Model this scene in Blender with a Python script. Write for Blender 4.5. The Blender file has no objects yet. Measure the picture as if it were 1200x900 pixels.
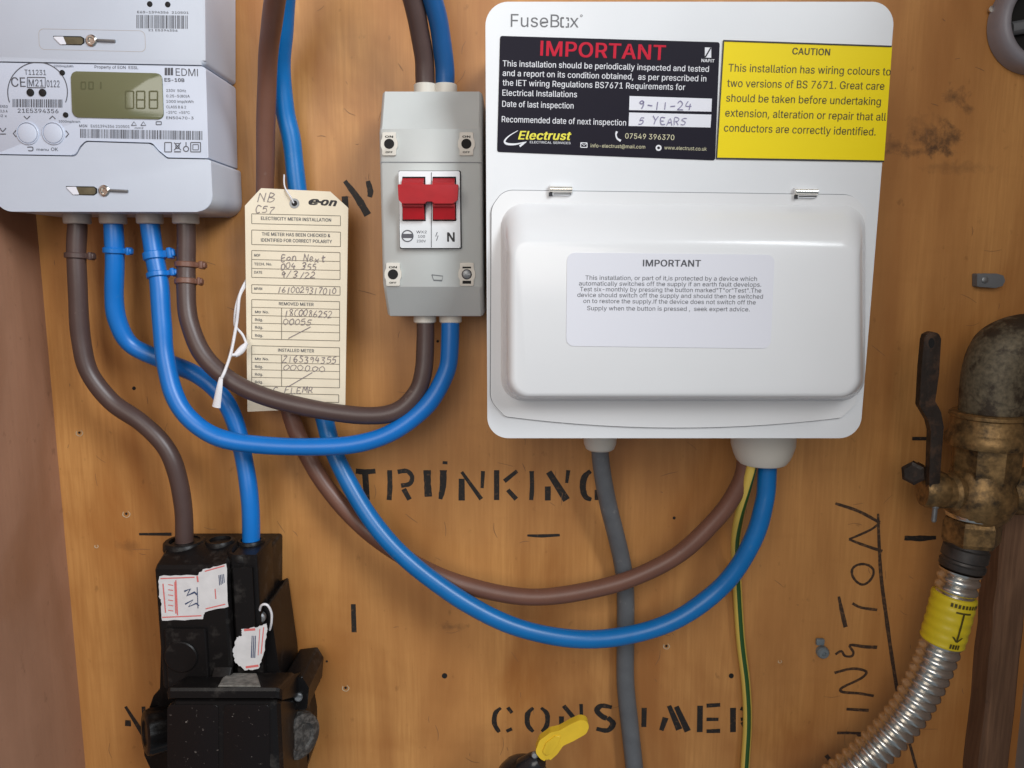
import bpy, bmesh, math, random
from mathutils import Vector, Matrix
random.seed(7)
S = bpy.context.scene
COL = S.collection

# ------------------------------------------------------------------ camera
D = 0.52                      # camera to back board, metres
F = 900.0                     # focal length in photo pixels (1200 wide)
PITCH = math.radians(8.5)
cam = bpy.data.cameras.new('camera')
cam.sensor_width = 36.0
cam.lens = 27.0
cam.clip_start = 0.01
cam.clip_end = 50.0
camo = bpy.data.objects.new('camera', cam)
camo.location = (0, -D, 0)
camo.rotation_euler = (math.radians(90) - PITCH, 0, 0)
COL.objects.link(camo)
S.camera = camo

# ------------------------------------------------------------------ light
W = bpy.data.worlds.new('World')
S.world = W
W.use_nodes = True
bg = W.node_tree.nodes['Background']
bg.inputs[0].default_value = (0.74, 0.87, 1.0, 1)
bg.inputs[1].default_value = 0.19

def area(name, loc, target, sx, sy, power, color):
    l = bpy.data.lights.new(name, 'AREA')
    l.shape = 'RECTANGLE'
    l.size = sx
    l.size_y = sy
    l.energy = power
    l.color = color
    o = bpy.data.objects.new(name, l)
    o.location = loc
    d = Vector(target) - Vector(loc)
    o.rotation_euler = d.to_track_quat('-Z', 'Y').to_euler()
    COL.objects.link(o)
    return o

area('window_light', (1.05, -1.25, 0.95), (-0.12, 0, -0.14), 0.9, 0.9, 38.0, (0.91, 0.96, 1.0))
area('room_light', (-0.30, -1.40, 0.40), (-0.12, 0, -0.20), 0.8, 0.8, 7.0, (1.0, 0.95, 0.88))

S.view_settings.view_transform = 'Standard'
S.view_settings.look = 'None'
S.view_settings.gamma = 1.0
S.view_settings.exposure = 0.26

# ------------------------------------------------------------------ helpers
def P2(px, py, h):
    """photo pixel -> (X, Z) on the plane h metres in front of the back board"""
    u = (px - 600) / F
    v = -(py - 450) / F
    dy = math.cos(PITCH) + v * math.sin(PITCH)
    dz = -math.sin(PITCH) + v * math.cos(PITCH)
    t = (D - h) / dy
    return (u * t, dz * t)

def P3(px, py, h):
    x, z = P2(px, py, h)
    return Vector((x, -h, z))

def pxm(h):
    return (D - h) / F

MATS = {}
def mat(name, color, rough=0.45, metal=0.0, spec=0.5, noise=0.0, nscale=60.0, bump=0.0, bscale=400.0, coat=0.0,
        dark=None, stretch=None, dirt=None, dirt_lo=0.55, dirt_hi=0.75, dscale=90.0):
    m = bpy.data.materials.new(name)
    m.use_nodes = True
    nt = m.node_tree
    b = nt.nodes['Principled BSDF']
    b.inputs['Base Color'].default_value = (*color, 1)
    b.inputs['Roughness'].default_value = rough
    b.inputs['Metallic'].default_value = metal
    b.inputs['Specular IOR Level'].default_value = spec
    if coat:
        b.inputs['Coat Weight'].default_value = coat
        b.inputs['Coat Roughness'].default_value = 0.15
    tc = nt.nodes.new('ShaderNodeTexCoord')
    geo = nt.nodes.new('ShaderNodeNewGeometry')
    vec = geo.outputs['Position']
    if stretch:
        mp = nt.nodes.new('ShaderNodeMapping')
        mp.inputs['Scale'].default_value = stretch
        nt.links.new(vec, mp.inputs[0])
        vec = mp.outputs[0]
    last = None
    if noise:
        n = nt.nodes.new('ShaderNodeTexNoise')
        n.inputs['Scale'].default_value = nscale
        n.inputs['Detail'].default_value = 5
        nt.links.new(vec, n.inputs['Vector'])
        r = nt.nodes.new('ShaderNodeValToRGB')
        r.color_ramp.elements[0].position = 0.3
        r.color_ramp.elements[1].position = 0.7
        dk = dark or tuple(c * (1 - noise) for c in color)
        r.color_ramp.elements[0].color = (*dk, 1)
        r.color_ramp.elements[1].color = (*color, 1)
        nt.links.new(n.outputs['Fac'], r.inputs[0])
        last = r.outputs[0]
    if dirt:
        n = nt.nodes.new('ShaderNodeTexNoise')
        n.inputs['Scale'].default_value = dscale
        n.inputs['Detail'].default_value = 8
        n.inputs['Roughness'].default_value = 0.65
        nt.links.new(geo.outputs['Position'], n.inputs['Vector'])
        r = nt.nodes.new('ShaderNodeMapRange')
        r.inputs[1].default_value = dirt_lo
        r.inputs[2].default_value = dirt_hi
        nt.links.new(n.outputs['Fac'], r.inputs[0])
        mx = nt.nodes.new('ShaderNodeMix')
        mx.data_type = 'RGBA'
        nt.links.new(r.outputs[0], mx.inputs[0])
        if last: nt.links.new(last, mx.inputs[6])
        else: mx.inputs[6].default_value = (*color, 1)
        mx.inputs[7].default_value = (*dirt, 1)
        last = mx.outputs[2]
    if last:
        nt.links.new(last, b.inputs['Base Color'])
    if bump:
        n = nt.nodes.new('ShaderNodeTexNoise')
        n.inputs['Scale'].default_value = bscale
        n.inputs['Detail'].default_value = 4
        nt.links.new(vec, n.inputs['Vector'])
        bp = nt.nodes.new('ShaderNodeBump')
        bp.inputs['Strength'].default_value = bump
        bp.inputs['Distance'].default_value = 0.001
        nt.links.new(n.outputs['Fac'], bp.inputs['Height'])
        nt.links.new(bp.outputs[0], b.inputs['Normal'])
    MATS[name] = m
    return m

def wood(name, base, dark, grain=0.5, rough=0.5, stains=()):
    """veneer: fine vertical grain, broad warm blotches, faint cross ripple, dark stains with a shape of their own"""
    m = bpy.data.materials.new(name)
    m.use_nodes = True
    nt = m.node_tree
    N = nt.nodes.new
    L = nt.links.new
    b = nt.nodes['Principled BSDF']
    b.inputs['Roughness'].default_value = rough
    geo = N('ShaderNodeNewGeometry')
    pos = geo.outputs['Position']
    def noise(scale_vec, scale, detail=4, rgh=0.5, dist=0.0):
        mp = N('ShaderNodeMapping')
        mp.inputs['Scale'].default_value = scale_vec
        L(pos, mp.inputs[0])
        n = N('ShaderNodeTexNoise')
        n.inputs['Scale'].default_value = scale
        n.inputs['Detail'].default_value = detail
        n.inputs['Roughness'].default_value = rgh
        n.inputs['Distortion'].default_value = dist
        L(mp.outputs[0], n.inputs['Vector'])
        return n.outputs['Fac']
    def mrange(x, a, c, lo=0.0, hi=1.0):
        r = N('ShaderNodeMapRange')
        r.inputs[1].default_value = a
        r.inputs[2].default_value = c
        r.inputs[3].default_value = lo
        r.inputs[4].default_value = hi
        L(x, r.inputs[0])
        return r.outputs[0]
    def mix(f, a, c):
        mx = N('ShaderNodeMix')
        mx.data_type = 'RGBA'
        if hasattr(f, 'is_output'): L(f, mx.inputs[0])
        else: mx.inputs[0].default_value = f
        for v, i in ((a, 6), (c, 7)):
            if isinstance(v, tuple): mx.inputs[i].default_value = (*v, 1)
            else: L(v, mx.inputs[i])
        return mx.outputs[2]
    fine = noise((1, 1, 0.045), 420, 5, 0.6)
    wide = noise((1, 1, 0.16), 26, 4, 0.55, 0.6)
    blot = noise((1, 1, 0.6), 7, 4, 0.6, 0.8)
    cross = noise((0.25, 1, 1), 90, 3, 0.5)
    speck = noise((1, 1, 0.7), 150, 3, 0.5)
    c = mix(mrange(wide, 0.36, 0.68), dark, base)
    f2 = mrange(fine, 0.38, 0.62, 0.0, grain)
    c = mix(f2, c, dark)
    c = mix(mrange(blot, 0.42, 0.72, 0.0, 0.34), c, tuple(v * k for v, k in zip(base, (1.22, 1.18, 1.2))))
    c = mix(mrange(blot, 0.48, 0.28, 0.0, 0.75), c, tuple(v * k for v, k in zip(dark, (0.92, 0.78, 0.6))))
    c = mix(mrange(cross, 0.55, 0.75, 0.0, 0.16), c, dark)
    c = mix(mrange(speck, 0.66, 0.75, 0.0, 0.35), c, tuple(v * 0.45 for v in dark))
    for (x, z, rx, rz, amt) in stains:
        sub = N('ShaderNodeVectorMath'); sub.operation = 'SUBTRACT'
        L(pos, sub.inputs[0]); sub.inputs[1].default_value = (x, 0, z)
        mul = N('ShaderNodeVectorMath'); mul.operation = 'MULTIPLY'
        L(sub.outputs[0], mul.inputs[0]); mul.inputs[1].default_value = (1 / rx, 0, 1 / rz)
        ln = N('ShaderNodeVectorMath'); ln.operation = 'LENGTH'
        L(mul.outputs[0], ln.inputs[0])
        ad = N('ShaderNodeMath'); ad.operation = 'ADD'
        L(ln.outputs['Value'], ad.inputs[0])
        L(mrange(noise((1, 1, 1), 110, 5, 0.7), 0.3, 0.7, -0.9, 0.9), ad.inputs[1])
        c = mix(mrange(ad.outputs[0], 1.25, 0.1, 0.0, amt), c, (0.035, 0.02, 0.014))
    L(c, b.inputs['Base Color'])
    bp = N('ShaderNodeBump')
    bp.inputs['Strength'].default_value = 0.18
    bp.inputs['Distance'].default_value = 0.0006
    L(fine, bp.inputs['Height'])
    L(bp.outputs[0], b.inputs['Normal'])
    return m

def link_mesh(name, me, material, parent=None, smooth=30):
    # origin at the middle of the mesh
    if len(me.vertices):
        c = Vector((0, 0, 0))
        lo = Vector([min(v.co[i] for v in me.vertices) for i in range(3)])
        hi = Vector([max(v.co[i] for v in me.vertices) for i in range(3)])
        c = (lo + hi) / 2
        me.transform(Matrix.Translation(-c))
    else:
        c = Vector((0, 0, 0))
    mats = material if isinstance(material, (list, tuple)) else [material]
    for mm in mats: me.materials.append(mm)
    if smooth:
        me.polygons.foreach_set('use_smooth', [True] * len(me.polygons))
        me.set_sharp_from_angle(angle=math.radians(smooth))
    o = bpy.data.objects.new(name, me)
    COL.objects.link(o)
    if parent is None:
        o.location = c
    else:
        o.parent = parent
        q = parent
        off = Vector((0, 0, 0))
        while q is not None:
            off += q.location
            q = q.parent
        o.location = c - off
    return o

def obj(name, bm, material, parent=None, smooth=30, recalc=True):
    if recalc:
        bmesh.ops.recalc_face_normals(bm, faces=bm.faces)
    me = bpy.data.meshes.new(name)
    bm.to_mesh(me)
    bm.free()
    return link_mesh(name, me, material, parent, smooth)

def thing(name, label, cat, loc, group=None):
    o = bpy.data.objects.new(name, None)
    o.empty_display_size = 0.02
    o.location = loc
    COL.objects.link(o)
    return tag(o, label, cat, group)

def tag(o, label, cat, group=None):
    o['label'] = label
    o['category'] = cat
    if group: o['group'] = group
    return o

def rp(pts, r, n=6):
    """round the corners of a polygon; r is one radius or one per corner"""
    out = []
    k = len(pts)
    for i in range(k):
        ri = r[i] if isinstance(r, (list, tuple)) else r
        p = Vector(pts[i]); a = Vector(pts[i - 1]); b = Vector(pts[(i + 1) % k])
        da = (a - p); db = (b - p)
        la, lb = da.length, db.length
        da.normalize(); db.normalize()
        ang = math.acos(max(-1, min(1, da.dot(db))))
        if ri <= 0 or ang > 3.1:
            out.append((p.x, p.y)); continue
        d = min(ri / math.tan(ang / 2), la * 0.49, lb * 0.49)
        rr = d * math.tan(ang / 2)
        bis = (da + db).normalized()
        c = p + bis * (rr / math.sin(ang / 2))
        s = p + da * d; e = p + db * d
        a0 = math.atan2(s.y - c.y, s.x - c.x)
        a1 = math.atan2(e.y - c.y, e.x - c.x)
        while a1 - a0 > math.pi: a1 -= 2 * math.pi
        while a1 - a0 < -math.pi: a1 += 2 * math.pi
        for j in range(n + 1):
            t = a0 + (a1 - a0) * j / n
            out.append((c.x + rr * math.cos(t), c.y + rr * math.sin(t)))
    return out

def px_poly(pts, h, r=0.0, n=6):
    q = [P2(x, y, h) for x, y in pts]
    return rp(q, r, n) if r else q

def prism(bm, pts, h1, h0, bevel=0.0, seg=3):
    """pts: (X, Z) outline; front at h1, back at h0"""
    f = [bm.verts.new((x, -h1, z)) for x, z in pts]
    b = [bm.verts.new((x, -h0, z)) for x, z in pts]
    n = len(pts)
    bm.faces.new(f)
    bm.faces.new(list(reversed(b)))
    for i in range(n):
        j = (i + 1) % n
        bm.faces.new((f[j], f[i], b[i], b[j]))
    if bevel > 0:
        fs = set(f)
        es = [e for e in bm.edges if e.verts[0] in fs and e.verts[1] in fs]
        bmesh.ops.bevel(bm, geom=es, offset=bevel, segments=seg, profile=0.5, affect='EDGES', clamp_overlap=True)
    return bm

def flat(bm, pts, h):
    bm.faces.new([bm.verts.new((x, -h, z)) for x, z in pts])
    return bm

def sheet(name, pts, h, material, parent, thick=0.0002):
    return obj(name, prism(bmesh.new(), pts, h, h - thick), material, parent, smooth=0)

def loft(bm, rings, cap=True):
    """rings of Vectors with equal counts"""
    vs = [[bm.verts.new(p) for p in r] for r in rings]
    n = len(vs[0])
    for a, b in zip(vs, vs[1:]):
        for i in range(n):
            j = (i + 1) % n
            bm.faces.new((a[i], a[j], b[j], b[i]))
    if cap:
        bm.faces.new(vs[0]); bm.faces.new(list(reversed(vs[-1])))
    return vs

def catmull(pts, per=7):
    out = []
    n = len(pts)
    for i in range(n - 1):
        p0 = pts[max(i - 1, 0)]; p1 = pts[i]; p2 = pts[i + 1]; p3 = pts[min(i + 2, n - 1)]
        for k in range(per):
            t = k / per
            out.append(0.5 * ((2 * p1) + (p2 - p0) * t + (2 * p0 - 5 * p1 + 4 * p2 - p3) * t * t + (3 * p1 - p0 - 3 * p2 + p3) * t ** 3))
    out.append(pts[-1].copy())
    return out

def frames(path):
    n = len(path)
    tang = []
    for i in range(n):
        t = path[min(i + 1, n - 1)] - path[max(i - 1, 0)]
        tang.append(t.normalized())
    u = tang[0].cross(Vector((0, 1, 0)))
    if u.length < 1e-4: u = tang[0].cross(Vector((1, 0, 0)))
    u.normalize()
    out = []
    for t in tang:
        u = (u - t * u.dot(t)).normalized()
        out.append((t, u, t.cross(u)))
    return out

def tube(bm, path, r, sides=18, flatten=1.0, twist=None):
    rad = r if callable(r) else (lambda i: r)
    rings = []
    for i, (p, (t, u, v)) in enumerate(zip(path, frames(path))):
        tw = twist(i) if twist else 0
        rings.append([p + (u * math.cos(a + tw) + v * math.sin(a + tw) * flatten) * rad(i)
                      for a in (2 * math.pi * k / sides for k in range(sides))])
    vs = loft(bm, rings)
    return vs

def lathe(bm, origin, axis, prof, sides=28, squash=None):
    """prof: list of (distance along axis, radius)"""
    axis = Vector(axis).normalized()
    u = axis.orthogonal().normalized()
    v = axis.cross(u)
    rings = []
    for d, r in prof:
        c = Vector(origin) + axis * d
        rings.append([c + (u * math.cos(a) + v * math.sin(a)) * max(r, 1e-5)
                      for a in (2 * math.pi * k / sides for k in range(sides))])
    loft(bm, rings)
    return bm

def box(bm, c, sx, sy, sz, rot=None, bevel=0.0, seg=2):
    m = Matrix.Translation(Vector(c)) @ (rot if rot else Matrix.Identity(4)) @ Matrix.Diagonal((sx, sy, sz, 1))
    r = bmesh.ops.create_cube(bm, size=1.0, matrix=m)
    if bevel:
        es = set()
        for v in r['verts']: es.update(v.link_edges)
        bmesh.ops.bevel(bm, geom=list(es), offset=bevel, segments=seg, profile=0.5, affect='EDGES')
    return bm

def rbox(bm, pts, hs, he, bevel):
    return prism(bm, pts, hs, he, bevel)

# ---- flat print: text, pen strokes, bars
HSTEP = [0]
# letter outlines (units: 509 = cap height), so print needs no font file
FONT = {' ': (187, ()),
 'A': (479, ('16,0 201,509 276,509 463,0 395,0 287,302 264,372 232,478 245,478 213,371 191,302 85,0','110,142 110,199 370,199 370,142',)),
 'B': (456, ('60,0 60,509 241,509 289,504 329,491 359,469 381,442 394,410 398,374 395,344 387,320 373,301 356,286 336,275 315,267 315,262 339,257 363,245 385,227 402,203 414,173 418,136 413,100 400,67 377,39 344,18 301,4 247,0','125,57 245,57 296,63 330,80 349,105 355,137 352,161 342,184 327,203 306,218 279,228 248,231 125,231','125,285 238,285 265,288 288,296 308,309 323,326 333,348 336,372 330,403 313,429 283,446 240,452 125,452',)),
 'C': (510, ('267,-7 225,-3 186,7 150,25 119,49 92,79 70,115 53,157 44,203 40,254 44,305 53,352 70,393 92,429 119,459 150,484 186,501 225,512 267,516 305,513 340,504 373,490 402,471 427,447 448,418 463,385 473,348 408,348 401,373 389,395 375,413 357,428 337,440 315,449 292,454 267,456 223,450 184,432 150,403 125,364 109,314 103,254 109,194 125,145 151,105 184,76 223,59 267,53 292,55 315,60 337,69 357,81 375,96 389,114 401,136 408,160 473,160 463,124 448,91 428,62 402,38 373,19 341,5 305,-4',)),
 'D': (502, ('219,0 96,0 96,57 215,57 272,63 318,81 354,110 379,149 394,198 399,255 394,312 379,361 354,399 320,428 275,446 221,452 93,452 93,509 225,509 273,505 315,495 353,478 399,441 433,391 449,351 458,306 462,255 458,205 449,159 433,119 411,83 384,54 351,31 312,14 268,3','125,509 125,0 60,0 60,509',)),
 'E': (418, ('60,0 60,509 372,509 372,452 125,452 125,286 355,286 355,229 125,229 125,57 375,57 375,0',)),
 'F': (410, ('60,0 60,509 369,509 369,452 125,452 125,278 346,278 346,221 125,221 125,0',)),
 'G': (520, ('269,-7 225,-3 185,7 149,25 118,49 91,79 69,116 53,157 43,203 40,254 43,305 53,352 69,393 91,429 117,459 149,484 184,501 223,512 265,516 304,513 340,504 374,489 403,469 429,445 449,416 465,384 474,349 408,349 399,372 387,393 373,411 356,427 337,439 315,448 291,454 265,456 222,450 183,432 150,404 125,364 109,314 103,254 109,194 125,145 151,105 184,76 224,59 269,53 309,57 345,71 374,93 396,123 410,160 415,202 434,199 283,199 283,256 478,256 478,200 471,141 451,91 419,50 377,19 326,0',)),
 'H': (517, ('60,0 60,509 125,509 125,289 392,289 392,509 457,509 457,0 392,0 392,232 125,232 125,0',)),
 'I': (182, ('60,0 60,509 122,509 122,0',)),
 'K': (466, ('104,145 104,216 139,261 174,303 212,344 364,509 448,509 231,276 228,276','60,0 60,509 125,509 125,334 124,225 125,193 125,0','372,0 188,259 228,309 449,0',)),
 'L': (393, ('60,0 60,509 125,509 125,57 361,57 361,0',)),
 'M': (628, ('60,0 60,509 152,509 277,187 287,159 299,123 311,84 322,49 307,49 318,83 330,121 342,158 352,187 476,509 568,509 568,0 504,0 504,291 504,327 505,369 506,413 507,457 513,457 498,409 482,363 467,322 456,291 342,0 286,0 170,291 159,321 145,361 129,408 112,457 119,457 120,416 121,372 122,328 122,291 122,0',)),
 'N': (523, ('60,0 60,509 136,509 343,183 363,151 388,107 414,55 405,54 401,108 399,157 399,195 399,509 463,509 463,0 387,0 202,290 177,331 148,381 108,452 119,454 122,384 124,328 125,291 125,0',)),
 'O': (533, ('267,-7 225,-3 186,7 150,25 119,49 92,79 70,115 53,157 44,203 40,254 44,305 53,352 70,393 92,429 119,459 150,484 186,501 225,512 267,516 309,512 348,501 384,484 415,459 442,429 464,393 480,352 490,305 493,254 490,203 480,157 464,115 442,79 415,49 384,25 348,7 309,-3','267,53 310,59 349,76 383,105 408,144 425,194 430,254 425,314 408,365 383,404 349,433 310,450 267,456 223,450 184,433 151,404 125,364 109,314 103,254 109,194 125,144 151,105 184,76 223,59',)),
 'P': (444, ('60,0 60,509 235,509 289,503 332,487 366,462 390,430 404,391 409,348 404,304 390,265 366,233 332,207 289,191 235,186 125,186 125,0','125,242 233,242 269,246 297,256 318,272 333,294 342,319 344,348 342,376 333,402 318,423 297,439 268,449 232,452 125,452',)),
 'Q': (533, ('245,159 313,159 369,85 384,65 468,-48 401,-48 346,27 331,46','267,-7 225,-3 186,7 150,25 119,49 92,79 70,115 53,157 44,203 40,254 44,305 53,352 70,393 92,429 119,459 150,484 186,501 225,512 267,516 309,512 348,501 384,484 415,459 442,429 464,393 480,352 490,305 493,254 490,203 480,157 464,115 442,79 415,49 384,25 348,7 309,-3','267,53 310,59 349,76 383,105 408,144 425,194 430,254 425,314 408,365 383,404 349,433 310,450 267,456 223,450 184,433 151,404 125,364 109,314 103,254 109,194 125,144 151,105 184,76 223,59',)),
 'R': (449, ('60,0 60,509 236,509 290,504 333,489 367,465 390,433 405,395 409,352 405,309 390,271 367,240 333,217 289,203 236,198 125,198 125,0','125,255 234,255 269,258 298,267 319,281 334,300 342,324 345,352 342,380 334,405 319,425 298,440 269,449 233,452 125,452','353,0 230,229 303,229 428,0',)),
 'S': (446, ('224,-9 172,-4 128,9 91,31 64,60 46,96 38,137 104,137 110,110 123,88 142,71 166,59 194,52 224,49 257,52 286,60 311,74 329,92 341,114 346,139 342,161 332,179 316,193 296,205 245,222 184,239 128,260 86,289 60,326 52,372 58,413 75,448 102,476 138,498 180,511 227,516 275,511 316,498 351,476 377,449 394,415 401,378 337,378 326,412 302,437 267,453 225,459 194,456 167,448 145,435 129,418 118,398 115,376 119,352 131,334 148,319 169,308 212,293 264,279 312,264 336,252 359,238 379,220 395,198 405,171 408,139 403,99 386,64 360,34 323,11 278,-4',)),
 'T': (448, ('32,452 32,509 417,509 417,452 257,452 257,0 193,0 193,452',)),
 'U': (517, ('259,-8 203,-2 154,15 114,43 85,80 66,124 60,173 60,509 124,509 124,178 128,144 141,113 160,87 187,68 220,56 259,52 298,56 331,68 357,87 377,113 389,144 393,178 393,509 457,509 457,173 451,124 433,80 403,43 363,15 315,-2',)),
 'V': (479, ('204,0 16,509 84,509 192,206 215,137 248,31 235,31 267,138 290,206 395,509 463,509 278,0',)),
 'W': (686, ('155,0 16,509 82,509 163,196 175,145 187,94 197,40 189,40 200,94 211,145 224,196 306,509 380,509 462,196 474,145 486,94 497,40 488,40 499,94 510,145 523,196 603,509 670,509 530,0 455,0 368,323 351,391 336,475 350,475 335,395 318,323 230,0',)),
 'X': (474, ('18,0 217,284 217,236 29,509 104,509 178,400 204,361 223,329 243,292 232,292 252,329 272,361 298,400 374,509 446,509 259,239 259,287 456,0 382,0 292,129 268,165 250,195 230,231 244,231 225,196 206,166 182,129 91,0',)),
 'Y': (472, ('203,0 203,208 16,509 91,509 192,344 222,292 250,230 224,230 251,293 280,344 381,509 455,509 268,208 268,0',)),
 'Z': (438, ('42,0 42,46 273,385 306,431 341,476 348,454 285,452 223,452 40,452 40,509 397,509 397,462 169,129 134,81 97,33 90,54 152,57 214,57 399,57 399,0',)),
 'a': (389, ('160,-9 126,-5 94,5 68,22 48,45 35,73 30,108 34,138 43,161 58,179 78,193 100,203 125,211 178,220 234,227 252,230 265,235 273,243 276,255 276,257 273,279 267,297 256,311 240,322 220,329 196,331 171,329 149,322 132,313 118,301 107,288 100,274 41,291 57,322 79,346 104,364 133,375 163,382 194,384 239,379 263,372 286,360 306,343 322,320 333,290 337,251 337,0 277,0 277,52 272,52 252,25 236,12 215,1 190,-6','170,45 202,49 228,59 248,74 263,93 272,115 276,138 276,190 259,182 231,176 200,171 175,168 134,159 117,150 103,139 95,124 92,105 94,87 102,72 114,61 130,52 149,47',)),
 'b': (424, ('229,-8 198,-5 172,4 153,17 138,31 118,59 112,59 112,0 53,0 53,509 114,509 114,319 118,319 137,346 152,360 171,373 197,381 229,384 274,378 313,361 345,332 370,293 385,245 390,189 385,133 370,84 346,45 313,16 274,-2','220,47 253,51 279,66 301,88 316,117 325,151 328,189 325,227 316,261 301,290 280,311 253,325 220,330 188,325 161,312 140,291 125,263 116,229 113,189 116,150 125,115 140,86 162,65 188,51',)),
 'c': (395, ('207,-8 159,-2 117,16 82,46 56,85 40,133 34,187 40,243 56,291 82,330 117,360 159,378 207,384 234,383 260,377 284,368 305,356 324,341 340,322 353,301 362,277 303,262 290,289 270,311 242,325 207,330 173,325 145,310 124,287 108,258 99,224 96,187 99,151 108,117 124,89 145,66 173,51 207,46 243,52 271,66 292,89 304,117 363,102 354,78 341,56 325,37 306,21 285,9 261,-1 235,-6',)),
 'd': (424, ('195,-8 151,-2 111,16 79,45 55,84 39,133 34,189 39,245 55,293 79,332 112,361 151,378 196,384 228,381 253,373 272,360 287,346 306,319 311,319 311,509 372,509 372,0 313,0 313,59 307,59 287,31 272,17 252,4 227,-5','205,47 236,51 263,65 284,86 299,115 309,150 312,189 309,229 300,263 284,291 263,312 237,325 205,330 172,325 145,311 124,290 108,261 99,227 96,189 99,151 109,117 124,88 145,66 172,51',)),
 'e': (404, ('212,-8 161,-2 117,16 82,46 56,85 40,132 34,187 39,242 55,290 81,329 115,359 157,378 205,384 236,382 266,374 294,361 319,341 341,315 357,282 368,242 371,194 371,169 75,169 75,221 338,221 310,202 307,237 298,269 283,294 263,314 237,326 205,330 173,326 146,313 125,294 109,270 99,241 96,211 96,178 100,139 110,106 128,80 151,61 179,50 212,46 234,48 254,53 271,61 285,73 297,88 306,105 365,91 353,63 335,39 311,19 283,4 249,-5',)),
 'f': (253, ('228,379 228,327 6,327 6,379','81,0 81,432 84,461 96,486 113,505 135,519 161,527 187,530 222,527 243,521 227,468 215,472 195,474 171,470 154,460 145,443 142,419 142,0',)),
 'g': (425, ('207,-151 168,-148 134,-140 105,-127 82,-110 64,-91 51,-69 101,-41 122,-66 136,-78 154,-88 178,-95 207,-97 249,-92 282,-75 304,-47 311,-6 311,68 306,68 287,41 272,28 252,16 227,8 195,5 152,10 113,27 80,53 55,90 39,136 34,191 39,246 55,293 80,332 112,361 152,378 196,384 228,382 253,373 273,360 288,346 308,319 313,319 313,379 372,379 372,-9 367,-54 350,-90 324,-117 291,-136 251,-147','205,59 237,63 264,75 285,95 300,121 309,154 312,193 309,231 300,264 285,291 264,312 237,325 205,330 172,325 145,312 124,290 109,262 99,229 96,193 99,155 109,123 124,96 145,76 172,63',)),
 'h': (410, ('114,227 114,0 53,0 53,509 114,509 114,287 102,287 124,332 152,362 187,379 227,384 264,380 295,369 321,349 341,321 353,285 357,240 357,0 296,0 296,235 290,275 273,304 246,323 210,329 184,326 161,317 141,303 126,283 117,257',)),
 'i': (166, ('53,0 53,379 114,379 114,0','84,443 67,446 54,455 44,468 41,483 44,499 54,512 67,521 84,524 100,521 114,512 123,499 126,483 123,468 114,455 100,446',)),
 'j': (166, ('53,379 114,379 114,-30 111,-63 102,-90 86,-113 65,-129 37,-139 4,-143 -10,-143 -10,-87 2,-87 25,-83 40,-72 50,-54 53,-29','83,443 67,446 53,455 44,468 41,483 44,499 53,512 67,521 83,524 100,521 114,512 123,499 126,483 123,468 114,455 100,446',)),
 'k': (380, ('110,137 110,212 121,212 284,379 360,379 184,199 177,199','53,0 53,509 114,509 114,0','294,0 148,186 191,229 372,0',)),
 'l': (189, ('139,-2 101,3 74,20 58,47 53,84 53,509 114,509 114,99 115,77 120,62 130,54 146,52 160,53 170,54 181,3 162,-1',)),
 'm': (609, ('53,0 53,379 112,379 112,295 108,295 118,323 132,346 151,363 172,376 195,384 219,386 257,380 287,361 309,331 321,295 312,295 322,321 337,343 357,361 381,375 407,383 437,386 468,383 497,372 522,354 541,328 553,296 557,255 557,0 496,0 496,254 490,289 473,313 447,326 419,330 395,328 374,320 358,307 345,290 338,270 335,247 335,0 274,0 274,260 269,288 253,311 229,326 199,330 178,328 158,320 140,307 126,289 117,266 114,238 114,0',)),
 'n': (409, ('114,227 114,0 53,0 53,379 112,379 112,287 102,287 124,332 152,362 187,379 227,384 264,380 295,369 321,349 341,321 353,285 357,240 357,0 296,0 296,235 290,275 273,304 246,323 210,329 184,326 161,317 141,303 126,283 117,257',)),
 'o': (415, ('207,-8 159,-2 117,16 82,46 56,85 40,133 34,187 40,243 56,291 82,330 117,360 159,378 207,384 256,378 299,360 333,330 359,291 376,243 381,187 376,133 359,85 333,46 299,16 256,-2','207,46 242,51 270,66 292,89 307,117 316,151 319,187 316,224 307,258 292,287 270,310 242,325 207,330 173,325 145,310 124,287 108,258 99,224 96,187 99,151 108,117 124,89 145,66 173,51',)),
 'p': (424, ('53,-143 53,379 112,379 112,319 118,319 137,346 152,360 171,373 197,381 229,384 274,378 313,361 345,332 370,293 385,245 390,189 385,133 370,84 346,45 313,16 274,-2 229,-8 198,-5 173,4 153,17 138,31 118,59 114,59 114,-143','220,47 253,51 279,66 301,88 316,117 325,151 328,189 325,227 316,261 301,290 280,311 253,325 220,330 188,325 161,312 140,291 125,263 116,229 113,189 116,150 125,115 140,86 162,65 188,51',)),
 'q': (424, ('372,-143 311,-143 311,59 306,59 287,31 272,17 252,4 227,-5 195,-8 151,-2 111,16 79,45 55,84 39,133 34,189 39,245 55,293 79,332 112,361 151,378 196,384 228,381 253,373 272,360 287,346 307,319 313,319 313,379 372,379','205,47 236,51 263,65 284,86 299,115 309,150 312,189 309,229 300,263 284,291 263,312 237,325 205,330 172,325 145,311 124,290 108,261 99,227 96,189 99,151 109,117 124,88 145,66 172,51',)),
 'r': (259, ('53,0 53,379 112,379 112,321 115,321 130,347 152,367 181,380 213,385 229,384 243,384 243,322 230,324 207,326 182,323 159,315 140,301 126,284 117,262 114,237 114,0',)),
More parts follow.
